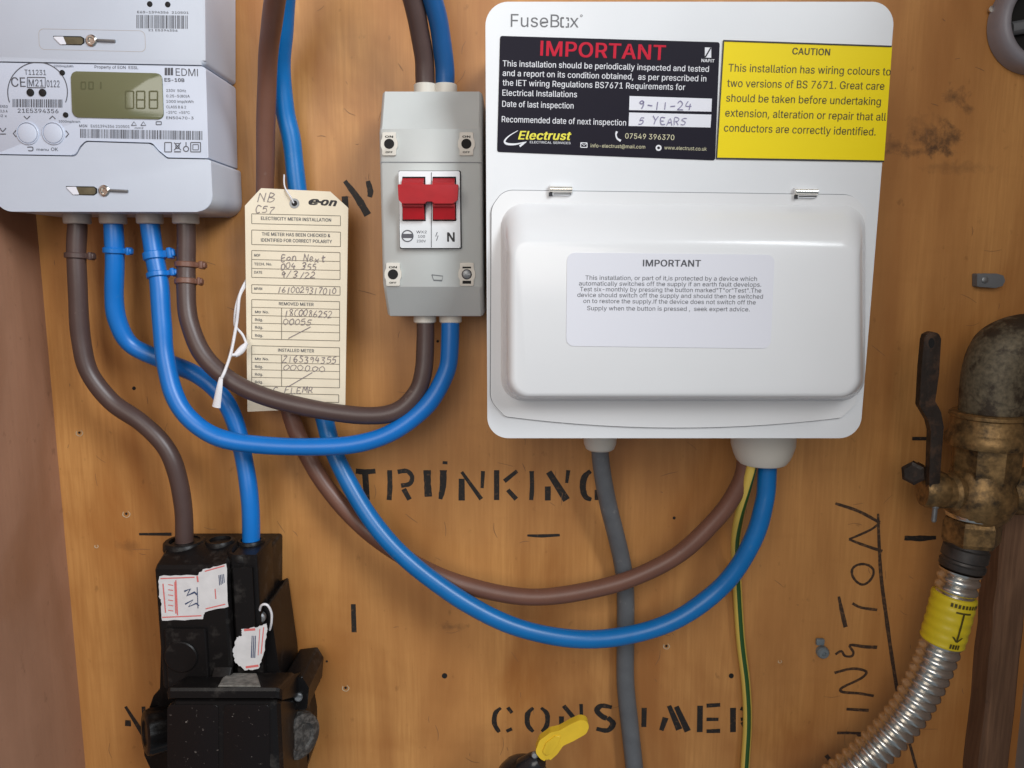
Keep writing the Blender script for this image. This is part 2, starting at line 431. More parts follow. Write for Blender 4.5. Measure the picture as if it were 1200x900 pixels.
 's': (365, ('182,-8 145,-5 112,3 84,18 62,38 45,63 36,94 94,107 105,79 124,60 150,49 181,45 217,50 244,62 262,81 268,103 265,121 254,136 237,147 212,155 149,170 104,186 72,208 53,237 47,274 51,305 65,332 87,354 115,370 149,381 187,384 223,381 254,372 279,358 299,339 314,316 324,290 268,277 258,298 243,316 219,328 187,333 156,329 131,317 114,299 109,277 112,258 124,243 144,232 172,223 229,209 275,194 306,171 325,142 331,107 326,75 312,47 290,24 260,6 223,-5',)),
 't': (227, ('204,379 204,327 6,327 6,379','65,471 126,471 126,98 128,76 136,61 150,53 170,50 185,51 202,54 213,2 192,-3 168,-4 125,2 92,21 72,52 65,93',)),
 'u': (410, ('182,-5 146,-1 115,11 89,31 69,59 57,95 53,139 53,379 114,379 114,144 119,105 137,75 164,56 200,50 226,53 249,62 268,77 283,97 293,122 296,153 296,379 357,379 357,0 298,0 298,92 307,92 286,47 257,17 222,0',)),
 'v': (389, ('163,0 17,379 84,379 165,155 187,87 206,21 184,21 203,87 224,155 305,379 371,379 226,0',)),
 'w': (567, ('138,0 23,379 87,379 133,214 154,137 175,41 165,41 186,135 206,214 252,379 316,379 362,214 382,136 402,41 391,41 413,135 434,214 480,379 545,379 429,0 368,0 319,172 305,225 291,280 277,338 291,338 277,280 263,225 248,172 199,0',)),
 'x': (378, ('21,0 171,218 171,171 29,379 100,379 147,306 179,253 207,206 175,206 202,253 233,306 282,379 352,379 209,169 209,214 358,0 287,0 231,85 200,136 173,182 205,182 178,136 148,85 91,0',)),
 'y': (389, ('47,-139 61,-86 71,-87 88,-90 104,-89 118,-84 130,-74 141,-58 151,-36 163,-1 17,379 84,379 165,155 187,87 206,21 184,21 202,87 224,155 305,379 371,379 204,-58 191,-85 177,-107 159,-124 139,-136 117,-143 91,-145 65,-143',)),
 'z': (380, ('42,0 42,46 254,320 254,323 48,323 48,379 333,379 333,331 126,60 126,56 339,56 339,0',)),
 '0': (453, ('227,-7 174,1 130,24 95,62 69,113 57,155 50,202 48,254 50,306 57,353 69,395 95,447 130,484 174,508 227,516 279,508 323,484 358,447 384,395 396,353 403,306 405,254 403,202 396,155 384,113 359,62 323,24 279,1','227,50 261,56 290,74 313,103 330,144 340,194 344,254 340,314 330,365 313,405 290,435 261,453 227,460 192,453 163,435 140,405 123,365 113,314 109,254 113,194 123,144 140,103 163,74 192,56',)),
 '1': (453, ('76,0 76,55 391,55 391,0','276,509 276,0 212,0 212,448 209,448 86,358 86,427 198,509',)),
 '2': (453, ('64,0 64,47 234,229 282,282 299,305 311,327 318,348 320,371 317,397 308,419 293,436 273,449 250,457 224,460 196,457 172,447 153,433 139,413 130,390 127,362 66,362 71,405 86,442 111,473 143,496 182,511 225,516 268,511 306,497 337,474 361,445 376,411 381,372 378,345 371,318 357,290 336,259 267,180 153,60 153,57 389,57 389,0',)),
 '3': (453, ('218,-7 173,-3 133,10 98,30 70,57 52,91 44,132 109,132 115,107 126,87 144,71 165,59 191,52 219,50 248,53 275,61 297,74 315,93 325,116 329,145 326,172 316,196 299,217 275,234 242,244 201,248 157,248 157,299 288,448 288,452 70,452 70,509 372,509 372,461 211,278 211,289 264,288 308,276 344,253 371,222 387,186 393,145 387,103 370,66 344,36 309,12 266,-2',)),
 '4': (453, ('40,105 40,158 247,509 311,509 109,166 109,163 413,163 413,105','282,0 282,121 282,146 282,318 343,318 343,0',)),
 '5': (453, ('221,-7 178,-2 140,11 108,32 83,60 66,93 60,130 122,130 127,108 138,89 154,73 173,60 196,52 221,50 250,53 276,64 298,82 314,104 324,131 328,162 324,193 314,221 297,244 275,262 248,273 218,277 192,275 167,268 145,258 128,246 67,253 96,509 366,509 366,452 151,452 134,301 136,301 155,315 178,325 203,331 229,334 263,330 294,321 321,306 345,285 364,260 379,231 388,199 391,163 385,117 369,76 343,41 309,15 268,-1',)),
 '6': (453, ('226,-7 182,-1 142,15 109,40 84,74 69,115 64,162 68,199 80,239 102,285 137,340 252,509 322,509 151,261 145,261 154,275 165,288 179,299 196,307 214,312 235,314 278,309 316,295 346,271 370,240 384,201 389,157 384,112 368,73 343,39 310,14 271,-2','226,48 254,52 279,63 299,79 314,101 324,128 327,157 324,187 314,213 299,235 279,251 254,262 226,265 198,262 174,252 153,235 138,214 128,188 125,158 128,128 138,102 153,79 174,63 198,52',)),
 '7': (453, ('97,0 323,448 323,452 62,452 62,509 391,509 391,449 165,0',)),
 '8': (453, ('226,-7 178,-2 136,11 101,33 74,62 57,96 52,135 55,166 65,195 81,220 101,241 125,256 153,265 153,267 119,282 93,308 76,342 70,380 75,417 90,450 114,477 146,498 184,511 226,516 269,511 306,498 337,477 361,450 377,417 382,380 376,342 359,308 333,282 300,267 300,265 327,256 351,241 372,220 387,195 397,166 401,135 395,96 378,62 352,33 317,11 275,-2','226,49 258,52 285,60 307,74 323,91 333,113 337,139 333,165 322,189 305,208 283,223 256,232 226,235 196,232 169,223 147,208 130,189 119,165 115,139 119,113 129,91 145,74 167,60 195,52','226,290 252,292 274,300 293,313 307,330 316,351 319,376 316,399 308,420 294,437 275,449 252,457 226,460 200,457 177,449 159,437 145,420 136,399 133,376 136,351 145,330 159,313 178,300 201,292',)),
 '9': (453, ('226,516 271,510 310,494 343,468 368,434 384,393 389,347 385,309 373,270 350,224 315,168 200,0 130,0 301,248 307,248 299,234 287,221 273,210 257,202 238,196 218,195 175,199 137,214 106,237 83,269 68,307 64,352 69,397 85,436 110,469 143,494 182,510','226,460 199,457 174,446 154,429 138,407 129,381 125,352 129,322 138,295 154,274 174,257 199,247 226,243 254,247 279,257 299,273 314,295 324,321 327,350 324,381 314,407 299,429 279,446 254,457',)),
 '.': (187, ('95,-4 78,-1 63,9 53,24 50,41 53,59 63,73 78,83 95,87 113,83 128,73 138,59 141,41 138,24 128,9 113,-1',)),
 ',': (187, ('38,-119 68,71 137,71 84,-119',)),
 '-': (453, ('337,244 337,188 114,188 114,244',)),
 '&': (447, ('197,-7 150,-2 110,12 78,34 54,62 39,96 34,133 37,163 47,189 63,213 85,235 140,279 216,335 237,352 255,375 260,389 262,405 258,427 245,445 226,457 201,461 184,459 168,453 155,444 145,431 139,416 137,399 139,380 145,363 169,327 204,284 438,0 364,0 171,231 121,293 102,319 87,344 78,370 75,398 79,430 91,458 109,481 134,499 165,510 200,513 235,510 266,499 290,482 308,459 320,433 324,404 322,382 315,362 305,342 291,325 256,293 154,217 128,195 110,174 100,154 97,131 100,108 109,87 124,70 143,57 166,49 193,46 223,50 251,59 278,75 301,95 321,121 336,151 346,186 349,224 408,224 405,180 397,144 385,115 371,92 345,62 333,47 305,23 271,7 234,-3',)),
 '/': (249, ('235,533 71,-76 14,-76 178,533',)),
 '(': (273, ('89,207 92,264 101,324 109,364 119,403 132,441 153,494 177,539 236,539 212,485 191,428 174,370 161,313 154,258 151,207 154,161 160,115 172,67 188,16 202,-19 218,-57 236,-96 177,-96 150,-46 128,4 111,55 99,106 92,156',)),
 ')': (273, ('37,-96 56,-56 72,-18 86,18 102,69 113,116 120,162 122,207 119,258 112,313 99,370 82,428 62,485 37,539 97,539 121,494 142,441 154,403 164,364 173,323 181,264 184,207 182,156 174,104 161,53 144,3 123,-47 97,-96',)),
 '"': (321, ('78,318 70,509 136,509 128,318','193,318 185,509 250,509 243,318',)),
 '@': (676, ('355,-135 307,-133 262,-126 221,-114 167,-88 122,-53 87,-8 61,46 50,87 43,131 40,179 43,226 50,269 61,309 87,363 123,408 167,444 220,470 260,482 303,489 349,492 394,489 435,482 472,469 522,442 562,407 594,366 617,319 631,268 635,215 631,142 625,107 615,76 599,49 579,28 551,15 517,11 476,17 457,24 441,36 429,50 423,68 420,68 408,48 388,30 361,17 326,13 285,18 251,35 224,62 204,96 192,137 188,182 193,226 207,265 228,297 257,322 291,338 330,343 360,340 385,331 404,319 416,306 419,306 419,335 474,335 474,110 476,91 485,74 499,63 518,59 540,63 557,76 568,97 576,127 580,166 581,215 577,259 567,301 548,339 523,373 490,402 450,424 402,438 347,442 292,438 242,424 199,402 164,372 135,334 115,289 102,236 98,178 102,119 115,66 135,21 165,-17 201,-46 246,-68 298,-81 357,-85 412,-80 458,-69 489,-59 504,-107 464,-120 411,-131','329,65 359,68 382,78 400,95 412,118 419,148 422,185 419,221 411,249 399,269 381,282 358,289 331,292 305,288 283,277 265,260 252,239 244,213 242,185 244,154 251,125 262,101 279,81 301,69',)),
 '°': (316, ('158,283 128,287 101,298 77,316 59,340 47,367 43,397 47,428 59,455 77,479 101,497 128,509 158,513 188,509 216,497 239,479 257,455 269,428 273,397 269,367 257,340 239,316 216,298 188,287','158,334 175,336 190,343 203,353 213,366 220,381 222,397 220,414 213,430 203,443 190,453 175,459 158,462 141,459 126,453 113,443 103,430 97,414 95,397 97,381 103,366 113,353 126,343 141,336',)),
 '+': (453, ('198,34 198,364 255,364 255,34','61,172 61,226 391,226 391,172',)),
}
GLYPH = {}
def glyph(ch):
    """adv, vertices (x, y, layer), faces: every solid outline filled on its own with the holes that lie in it"""
    if ch in GLYPH: return GLYPH[ch]
    adv, cons = FONT.get(ch, FONT[' '])
    polys = [[tuple(map(float, p.split(','))) for p in c.split(' ')] for c in cons]
    def sarea(q): return sum(q[i - 1][0] * q[i][1] - q[i][0] * q[i - 1][1] for i in range(len(q))) / 2
    def inside(p, q):
        r = False
        for i in range(len(q)):
            (x0, y0), (x1, y1) = q[i - 1], q[i]
            if (y0 > p[1]) != (y1 > p[1]) and p[0] < (x1 - x0) * (p[1] - y0) / (y1 - y0) + x0: r = not r
        return r
    V, Fc = [], []
    if polys:
        sign = max((sarea(q) for q in polys), key=abs)
        solids = [q for q in polys if sarea(q) * sign > 0]
        holes = [q for q in polys if sarea(q) * sign < 0]
        for L, q in enumerate(solids):
            cu = bpy.data.curves.new('g', 'CURVE')
            cu.dimensions = '2D'
            cu.fill_mode = 'BOTH'
            for c in [q] + [k for k in holes if inside(k[0], q)]:
                sp = cu.splines.new('POLY')
                sp.points.add(len(c) - 1)
                for p, v in zip(sp.points, c): p.co = (v[0], v[1], 0, 1)
                sp.use_cyclic_u = True
            o = bpy.data.objects.new('g', cu)
            me = bpy.data.meshes.new_from_object(o)
            k = len(V)
            V += [(v.co.x, v.co.y, L) for v in me.vertices]
            Fc += [tuple(i + k for i in p.vertices) for p in me.polygons]
            bpy.data.objects.remove(o); bpy.data.curves.remove(cu); bpy.data.meshes.remove(me)
    GLYPH[ch] = (adv, V, Fc)
    return GLYPH[ch]

def text_verts(body, bold=0.0, shear=0.0):
    b = bold * 700
    x = 0
    V, Fc = [], []
    for ch in body:
        adv, vs, fs = glyph(ch)
        k = len(V)
        V += [((x + vx + vy * shear) / 727.0, vy / 727.0, L) for vx, vy, L in vs]
        Fc += [tuple(i + k for i in f) for f in fs]
        x += adv + b
    return V, Fc

def text(bm, body, x0, y0, x1, y1, cap, h, bold=0.012, shear=0.0):
    """body set between photo points (x0,y0)-(x1,y1) on its baseline, cap height in photo pixels, on plane h"""
    vs, fs = text_verts(body, bold, shear)
    if not vs: return
    xs = [v[0] for v in vs]
    lo, hi = min(xs), max(xs)
    a = Vector(P2(x0, y0, h)); b = Vector(P2(x1, y1, h))
    t = Vector(P2((x0 + x1) / 2, (y0 + y1) / 2 - cap, h)) - Vector(P2((x0 + x1) / 2, (y0 + y1) / 2, h))
    ex = (b - a) / (hi - lo)
    ey = ex.normalized().orthogonal()
    if ey.y < 0: ey = -ey
    ey *= t.length / 0.70
    # heavier weights: the same letters laid again a hair beside themselves
    d = bold * 1.0
    shifts = ((0, 0),) if bold < .006 else ((-d, 0), (d, 0)) if bold < .016 else ((-d, -d * .5), (d, -d * .5), (-d, d * .5), (d, d * .5))
    for k, (sx, sy) in enumerate(shifts):
        nv = []
        hk = h + k * 0.000030
        for x, y, L in vs:
            q = a + ex * (x - lo + sx) + ey * (y + sy)
            nv.append(bm.verts.new((q.x, -hk - L * .000012, q.y)))
        for f in fs:
            try: bm.faces.new([nv[i] for i in f])
            except ValueError: pass

def stroke(bm, pts, w, h, taper=0.0, smooth=True, jit=0.0):
    """pen stroke through photo points, w photo pixels wide (one value or per point)"""
    HSTEP[0] = (HSTEP[0] + 1) % 40
    h = h + HSTEP[0] * 0.000004
    q = [Vector((*P2(x, y, h), 0)) for x, y in pts]
    ww = list(w) if isinstance(w, (list, tuple)) else [w] * len(pts)
    if len(q) == 1: q = [q[0], q[0] + Vector((0.0006, 0, 0))]; ww = ww * 2
    if smooth and len(q) > 2:
        qq = catmull(q, 4)
        wq = []
        for i in range(len(q) - 1):
            for k in range(4): wq.append(ww[i] + (ww[i + 1] - ww[i]) * k / 4)
        wq.append(ww[-1])
        q, ww = qq, wq
    n = len(q)
    s = pxm(h) / 2
    L, R = [], []
    for i in range(n):
        t = (q[min(i + 1, n - 1)] - q[max(i - 1, 0)]).normalized()
        nrm = Vector((-t.y, t.x, 0))
        k = ww[i] * s * (1 + random.uniform(-jit, jit))
        L.append(q[i] + nrm * k); R.append(q[i] - nrm * k)
    a = [bm.verts.new((v.x, -h, v.y)) for v in L]
    b = [bm.verts.new((v.x, -h, v.y)) for v in R]
    for i in range(n - 1):
        bm.faces.new((a[i], a[i + 1], b[i + 1], b[i]))

def rect(bm, x0, y0, x1, y1, h, slope=0.0):
    flat(bm, [P2(x0, y0, h), P2(x1, y0 + slope * (x1 - x0), h), P2(x1, y1 + slope * (x1 - x0), h), P2(x0, y1, h)], h)

def frame_rect(bm, x0, y0, x1, y1, w, h, slope=0.0):
    s = slope * (x1 - x0)
    stroke(bm, [(x0, y0), (x1, y0 + s)], w, h)
    stroke(bm, [(x0, y1), (x1, y1 + s)], w, h)
    stroke(bm, [(x0, y0), (x0, y1)], w, h)
    stroke(bm, [(x1, y0 + s), (x1, y1 + s)], w, h)

def disc(bm, cx, cy, r, h, n=20, ry=None):
    ry = ry or r
    flat(bm, [P2(cx + r * math.cos(2 * math.pi * i / n), cy - ry * math.sin(2 * math.pi * i / n), h) for i in range(n)], h)

def ring(bm, cx, cy, r, w, h, a0=0, a1=360, n=36, ry=None):
    ry = ry or r
    stroke(bm, [(cx + r * math.cos(math.radians(a0 + (a1 - a0) * i / n)), cy - ry * math.sin(math.radians(a0 + (a1 - a0) * i / n))) for i in range(n + 1)], w, h, smooth=False)

def barcode(bm, x0, y0, x1, y1, h, slope=0.0, seed=1):
    rg = random.Random(seed)
    x = x0
    while x < x1:
        w = rg.choice((0.6, 0.6, 1.0, 1.5))
        g = rg.choice((0.6, 0.7, 1.0, 1.3))
        w = min(w, x1 - x)
        s = slope * (x - x0)
        flat(bm, [P2(x, y0 + s, h), P2(x + w, y0 + s, h), P2(x + w, y1 + s, h), P2(x, y1 + s, h)], h)
        x += w + g

# a small single-stroke hand (unit box, y up)
G = {
 '0': [[(.5,1),(.15,.75),(.12,.3),(.45,0),(.8,.25),(.85,.7),(.5,1)]], '1': [[(.5,1),(.45,0)]],
 '2': [[(.1,.8),(.45,1),(.8,.75),(.5,.4),(.1,.02),(.5,.06),(.9,.03)]], '3': [[(.1,.95),(.6,.98),(.75,.75),(.35,.52),(.8,.35),(.6,.03),(.1,.05)]],
 '4': [[(.4,1),(.1,.4),(.85,.42)],[(.65,.7),(.55,0)]], '5': [[(.85,1),(.3,.97),(.22,.58)],[(.22,.58),(.7,.6),(.8,.25),(.5,.02),(.1,.08)]],
 '6': [[(.7,1),(.25,.6),(.15,.2),(.5,0),(.8,.25),(.5,.48),(.2,.3)]], '7': [[(.1,.95),(.85,.97),(.45,.45),(.35,0)]],
 '8': [[(.7,.9),(.4,1),(.2,.78),(.75,.3),(.5,0),(.2,.22),(.7,.75),(.7,.9)]], '9': [[(.75,.75),(.5,1),(.2,.8),(.4,.55),(.75,.7),(.7,.4),(.6,0)]],
 '-': [[(.15,.45),(.85,.47)]], '/': [[(.8,1.05),(.2,-.1)]], '.': [[(.4,.05),(.5,.0)]],
 'E': [[(.8,.97),(.2,.95),(.2,.02),(.85,.05)],[(.2,.5),(.7,.52)]], 'Y': [[(.1,1),(.5,.5)],[(.9,1),(.5,.45),(.4,0)]],
 'A': [[(.05,0),(.5,1),(.9,0)],[(.25,.35),(.75,.38)]], 'R': [[(.15,0),(.2,1),(.75,.85),(.6,.55),(.2,.5)],[(.3,.5),(.85,0)]],
 'S': [[(.85,.9),(.4,1),(.2,.75),(.7,.4),(.6,.05),(.1,.08)]], 'N': [[(.1,0),(.15,1)],[(.15,1),(.8,0)],[(.8,0),(.85,1)]],
 'B': [[(.15,0),(.2,1)],[(.2,1),(.7,.85),(.5,.55),(.2,.5)],[(.2,.5),(.8,.35),(.6,.02),(.15,0)]], 'C': [[(.85,.9),(.4,1),(.12,.5),(.4,.02),(.85,.1)]],
 'L': [[(.2,1),(.15,.02),(.8,.04)]], 'F': [[(.85,.98),(.2,.95),(.15,0)],[(.2,.5),(.7,.52)]], 'M': [[(.05,0),(.2,1),(.5,.4),(.8,1),(.95,0)]],
 'Z': [[(.1,.95),(.85,.97),(.1,.02),(.9,.05)]], 'H': [[(.15,1),(.15,0)],[(.8,1),(.8,0)],[(.15,.5),(.8,.52)]], 'T': [[(.05,.97),(.95,.97)],[(.5,.97),(.45,0)]],
 'o': [[(.5,.6),(.15,.35),(.4,0),(.8,.25),(.5,.6)]], 'n': [[(.15,.6),(.15,0)],[(.15,.4),(.5,.6),(.75,.4),(.75,0)]], 'e': [[(.2,.3),(.8,.38),(.5,.6),(.15,.3),(.4,0),(.85,.1)]],
 'x': [[(.1,.6),(.85,0)],[(.85,.6),(.1,0)]], 't': [[(.5,.95),(.45,.05),(.8,.05)],[(.15,.6),(.85,.62)]], 'k': [[(.15,1),(.15,0)],[(.7,.6),(.2,.3),(.8,0)]],
}
def hand(bm, body, x0, y0, x1, y1, cap, w, h, seed=0):
    rg = random.Random(seed + len(body))
    n = len(body)
    for i, ch in enumerate(body):
        if ch == ' ': continue
        sl_ = rg.uniform(.05, .28)
        cw = (x1 - x0) / n
        bx = x0 + cw * i + rg.uniform(-.05, .05) * cw
        by = y0 + (y1 - y0) * i / n + rg.uniform(-.12, .10) * cap
        k = rg.uniform(.9, 1.08)
        for s in G[ch]:
            ww = w * rg.uniform(.7, 1.15)
            stroke(bm, [(bx + cw * .92 * (p[0] + sl_ * (p[1] - .5) + rg.uniform(-.07, .07)), by - cap * k * (p[1] + rg.uniform(-.06, .06))) for p in s], ww, h)

# ------------------------------------------------------------------ materials
M_wood = wood('back_board_veneer', (0.60, 0.288, 0.088), (0.38, 0.155, 0.040), 0.42, 0.42, stains=[
    (*P2(1103, 163, 0), 0.013, 0.008, 0.7), (*P2(1118, 113, 0), 0.007, 0.006, 0.6), (*P2(1084, 157, 0), 0.012, 0.012, 0.3), (*P2(1047, 172, 0), 0.006, 0.005, 0.5),
    (*P2(1078, 178, 0), 0.020, 0.003, 0.5), (*P2(1135, 127, 0), 0.004, 0.003, .5), (*P2(1120, 197, 0), .02, .004, .25), (*P2(150, 640, 0), 0.008, 0.005, 0.3), (*P2(530, 735, 0), 0.009, 0.003, 0.4)])
M_side = wood('side_panel_paint', (0.36, 0.190, 0.118), (0.27, 0.135, 0.080), 0.28, 0.55)
M_batten = wood('old_timber', (0.24, 0.125, 0.068), (0.095, 0.047, 0.025), 0.7, 0.7)
M_sidegrey = mat('grey_painted_panel', (0.36, 0.31, 0.28), 0.6, noise=0.2, nscale=40)
M_ink = mat('stencil_ink', (0.014, 0.010, 0.008), 0.6, dirt=(0.20, 0.095, 0.035), dirt_lo=0.56, dirt_hi=0.80, dscale=420)
M_faint = mat('faint_scratch', (0.24, 0.12, 0.055), 0.6)
M_pencil = mat('marker_line', (0.045, 0.024, 0.014), 0.6, dirt=(0.24, 0.115, 0.045), dirt_lo=0.48, dirt_hi=0.78, dscale=380)
M_white = mat('white_moulded_plastic', (0.76, 0.77, 0.79), 0.30, bump=0.03, bscale=900, noise=0.03, nscale=30)
M_cover = mat('gloss_white_plastic', (0.78, 0.78, 0.79), 0.22, bump=0.015, bscale=500, noise=0.025, nscale=25)
M_meter = mat('meter_grey_white_plastic', (0.52, 0.56, 0.64), 0.33, bump=0.03, bscale=900, noise=0.04, nscale=30)
M_meterp = mat('meter_face_print', (0.54, 0.58, 0.68), 0.32)
M_seam = mat('dark_seam', (0.03, 0.03, 0.035), 0.7)
M_switch = mat('pale_grey_switch_plastic', (0.57, 0.59, 0.575), 0.36, bump=0.02, bscale=700, noise=0.05, nscale=40)
M_switchw = mat('white_switch_module', (0.78, 0.80, 0.82), 0.3)
M_red = mat('red_toggle_plastic', (0.42, 0.005, 0.012), 0.5, spec=.3, noise=0.15, nscale=120)
M_gland = mat('cream_gland_plastic', (0.66, 0.62, 0.55), 0.4)
M_collar = mat('grey_beige_collar', (0.42, 0.37, 0.33), 0.5)
M_blue = mat('blue_cable_sheath', (0.002, 0.150, 0.440), 0.34, dirt=(0.10,0.22,0.38), dirt_lo=.62, dirt_hi=.95, dscale=150, noise=0.10, nscale=70, bump=0.03, bscale=300)
M_blue2 = mat('bright_blue_cable_sheath', (0.003, 0.155, 0.520), 0.36, dirt=(0.08,0.20,0.45), dirt_lo=.64, dirt_hi=.95, dscale=150, noise=0.08, nscale=70, bump=0.03, bscale=300)
M_brown = mat('dark_brown_cable_sheath', (0.078, 0.046, 0.040), 0.40, dirt=(0.26, 0.20, 0.17), dirt_lo=0.64, dirt_hi=0.95, dscale=160, noise=0.12, nscale=70, bump=0.03, bscale=300)
M_brown2 = mat('red_brown_cable_sheath', (0.170, 0.074, 0.048), 0.42, dirt=(0.26, 0.20, 0.17), dirt_lo=0.64, dirt_hi=0.95, dscale=160, noise=0.12, nscale=70, bump=0.03, bscale=300)
M_greyc = mat('grey_cable_sheath', (0.135, 0.140, 0.150), 0.48, noise=0.2, nscale=90, dirt=(0.32, 0.30, 0.28), dirt_lo=0.62, dirt_hi=0.8)
M_ey = mat('earth_yellow', (0.70, 0.50, 0.10), 0.42)
M_eg = mat('earth_green', (0.022, 0.085, 0.018), 0.42)
M_card = mat('buff_card', (0.84, 0.74, 0.57), 0.75, noise=0.07, nscale=45, bump=0.06, bscale=700)
M_string = mat('white_string', (0.72, 0.70, 0.72), 0.8, bump=0.3, bscale=1500)
M_print = mat('black_print', (0.022, 0.020, 0.022), 0.6)
M_printg = mat('grey_print', (0.085, 0.085, 0.100), 0.6)
M_brand = mat('grey_brand_print', (0.13, 0.13, 0.14), 0.5)
M_pen = mat('pen_ink', (0.24, 0.20, 0.20), 0.7)
M_penb = mat('blue_pen_ink', (0.22, 0.20, 0.33), 0.6)
M_lblack = mat('label_dark_navy', (0.011, 0.009, 0.018), 0.45, spec=.12)
M_lyel = mat('label_yellow', (0.88, 0.68, 0.006), 0.42, spec=.2)
M_lwhite = mat('label_white', (0.74, 0.74, 0.80), 0.4)
M_lred = mat('label_red_print', (0.55, 0.02, 0.045), 0.6, spec=.1)
M_lw = mat('label_white_print', (0.74, 0.74, 0.78), 0.5)
M_ly = mat('label_yellow_print', (0.80, 0.72, 0.05), 0.5)
M_lyp = mat('label_pale_yellow_print', (0.62, 0.58, 0.38), 0.5)
M_ltext = mat('label_brown_print', (0.075, 0.055, 0.006), 0.5)
M_black = mat('dusty_black_bakelite', (0.007, 0.006, 0.006), 0.38, spec=.22, dirt=(0.055, 0.049, 0.044), dirt_lo=0.56, dirt_hi=0.84, dscale=85, bump=0.06, bscale=400)
M_blackd = mat('dust_coated_black', (0.030, 0.028, 0.026), 0.6, dirt=(0.17, 0.155, 0.14), dirt_lo=0.46, dirt_hi=0.78, dscale=260, bump=0.08, bscale=500)
M_maroon = mat('dark_maroon_bakelite', (.008, .006, .006), .35, spec=.2, dirt=(.20, .17, .15), dirt_lo=.63, dirt_hi=.70, dscale=210)
M_dust = mat('grey_dust', (0.24, 0.225, 0.20), .9, noise=.6, nscale=260, bump=.3, bscale=900)
M_hole = mat('dark_hole', (0.006, 0.005, 0.005), 0.8)
M_steel = mat('bright_steel', (0.74, 0.70, 0.64), 0.24, metal=1.0, noise=0.12, nscale=200)
M_zinc = mat('dull_zinc', (0.30, 0.31, 0.32), 0.45, metal=0.7, noise=0.25, nscale=200)
M_brass = mat('dirty_brass', (0.36, 0.215, 0.085), 0.48, metal=0.65, noise=0.5, nscale=300, dirt=(0.05, 0.035, 0.022), dirt_lo=0.46, dirt_hi=0.66, bump=0.2, bscale=500)
M_oldpipe = mat('weathered_pipe_fitting', (0.19, 0.150, 0.095), 0.62, metal=0.25, noise=0.55, nscale=420, dirt=(0.045, 0.030, 0.018), dirt_lo=0.50, dirt_hi=0.60, dscale=70, bump=0.35, bscale=350)
M_iron = mat('dark_iron_lever', (0.034, 0.022, 0.016), 0.5, metal=0.2, noise=0.4, nscale=160, bump=0.2, bscale=500, dirt=(0.11, 0.055, 0.030), dirt_lo=.5, dirt_hi=.75, dscale=130)
M_fit = mat('dark_steel_fitting', (0.10, 0.09, 0.085), 0.45, metal=0.7, noise=0.4, nscale=120)
M_sleeve = mat('yellow_sleeve', (0.78, 0.60, 0.02), 0.4, noise=0.1, nscale=90, bump=0.1, bscale=300)
M_blade = mat('olive_plated_blade', (0.22, 0.20, 0.13), 0.35, metal=0.6, noise=.4, nscale=200)
M_lever = mat('yellow_lever_plastic', (0.80, 0.52, 0.03), 0.45, noise=0.12, nscale=90)
M_lcd = mat('lcd_olive_glass', (0.135, 0.140, 0.072), 0.12, coat=0.5)
M_lcdd = mat('lcd_digit', (0.098, 0.100, 0.050), 0.2)
M_grip = mat('grey_plastic', (0.15, 0.155, 0.165), 0.5)
M_conduit = mat('grey_pipe_plastic', (0.30, 0.28, 0.31), 0.45, noise=0.15, nscale=60)
M_pink = mat('sticker_pink', (0.62, 0.15, 0.14), 0.6)
M_stick = mat('seal_paper', (0.66, 0.64, 0.64), 0.6, noise=0.12, nscale=150)
M_bink = mat('blue_print', (0.03, 0.05, 0.12), 0.6)

# ------------------------------------------------------------------ setting: the cupboard
XL = -0.3155
XR = 0.372
ZT, ZB = 0.42, -0.62
bm = bmesh.new()
box(bm, ((XL + XR) / 2, 0.009, (ZT + ZB) / 2), XR - XL, 0.018, ZT - ZB)
board = obj('back_wall', bm, M_wood, smooth=0)
board['kind'] = 'structure'
bm = bmesh.new()
box(bm, (XL - 0.009, -0.19, (ZT + ZB) / 2), 0.018, 0.416, ZT - ZB, bevel=0.0015)
sp = obj('side_wall', bm, M_side, smooth=0)
sp['kind'] = 'structure'
bm = bmesh.new()
box(bm, (XR + 0.009, -0.235, (ZT + ZB) / 2), 0.018, 0.506, ZT - ZB, bevel=0.0015)
sp = obj('side_wall', bm, M_sidegrey, smooth=0)
sp['kind'] = 'structure'

bm = bmesh.new()
box(bm, ((XL + XR) / 2, -0.06, ZT + 0.009), XR - XL + .036, 0.156, 0.018, bevel=0.0015)
sp = obj('ceiling', bm, M_side, smooth=0)
sp['kind'] = 'structure'

# timber batten in the right-hand corner
bm = bmesh.new()
bx0 = P2(1167, 700, 0.018)[0]
z0, z1 = ZB, P2(1185, 560, 0.02)[1]
nseg = 26
rings = []
for i in range(nseg + 1):
    z = z0 + (z1 - z0) * i / nseg
    j = random.uniform(-.0007, .0007)
    rings.append([Vector((bx0 + j, 0, z)), Vector((bx0 + j, -.017, z)), Vector((bx0 + .0015 + j, -.019, z)), Vector((bx0 + .0195 + j * .5, -.019, z)),
                  Vector((bx0 + .021 + j * .5, -.0175, z)), Vector((bx0 + .021 + j * .5, 0, z))])
loft(bm, rings)
o = obj('timber_batten', bm, M_batten, smooth=25)
tag(o, 'dark rough timber batten upright in the right corner of the back board', 'batten')

# stencilled words on the board: each letter is a print of its own
HB = 0.00012
def print_on_board(name, strokes, material=M_ink, label=None):
    bm = bmesh.new()
    for pts, w in strokes:
        w = [x * 1.2 for x in w] if isinstance(w, list) else w * 1.2
        stroke(bm, pts, w, HB, jit=0.10)
    o = obj(name, bm, material, board, smooth=0, recalc=False)
    if label: o['label'] = label
    return o

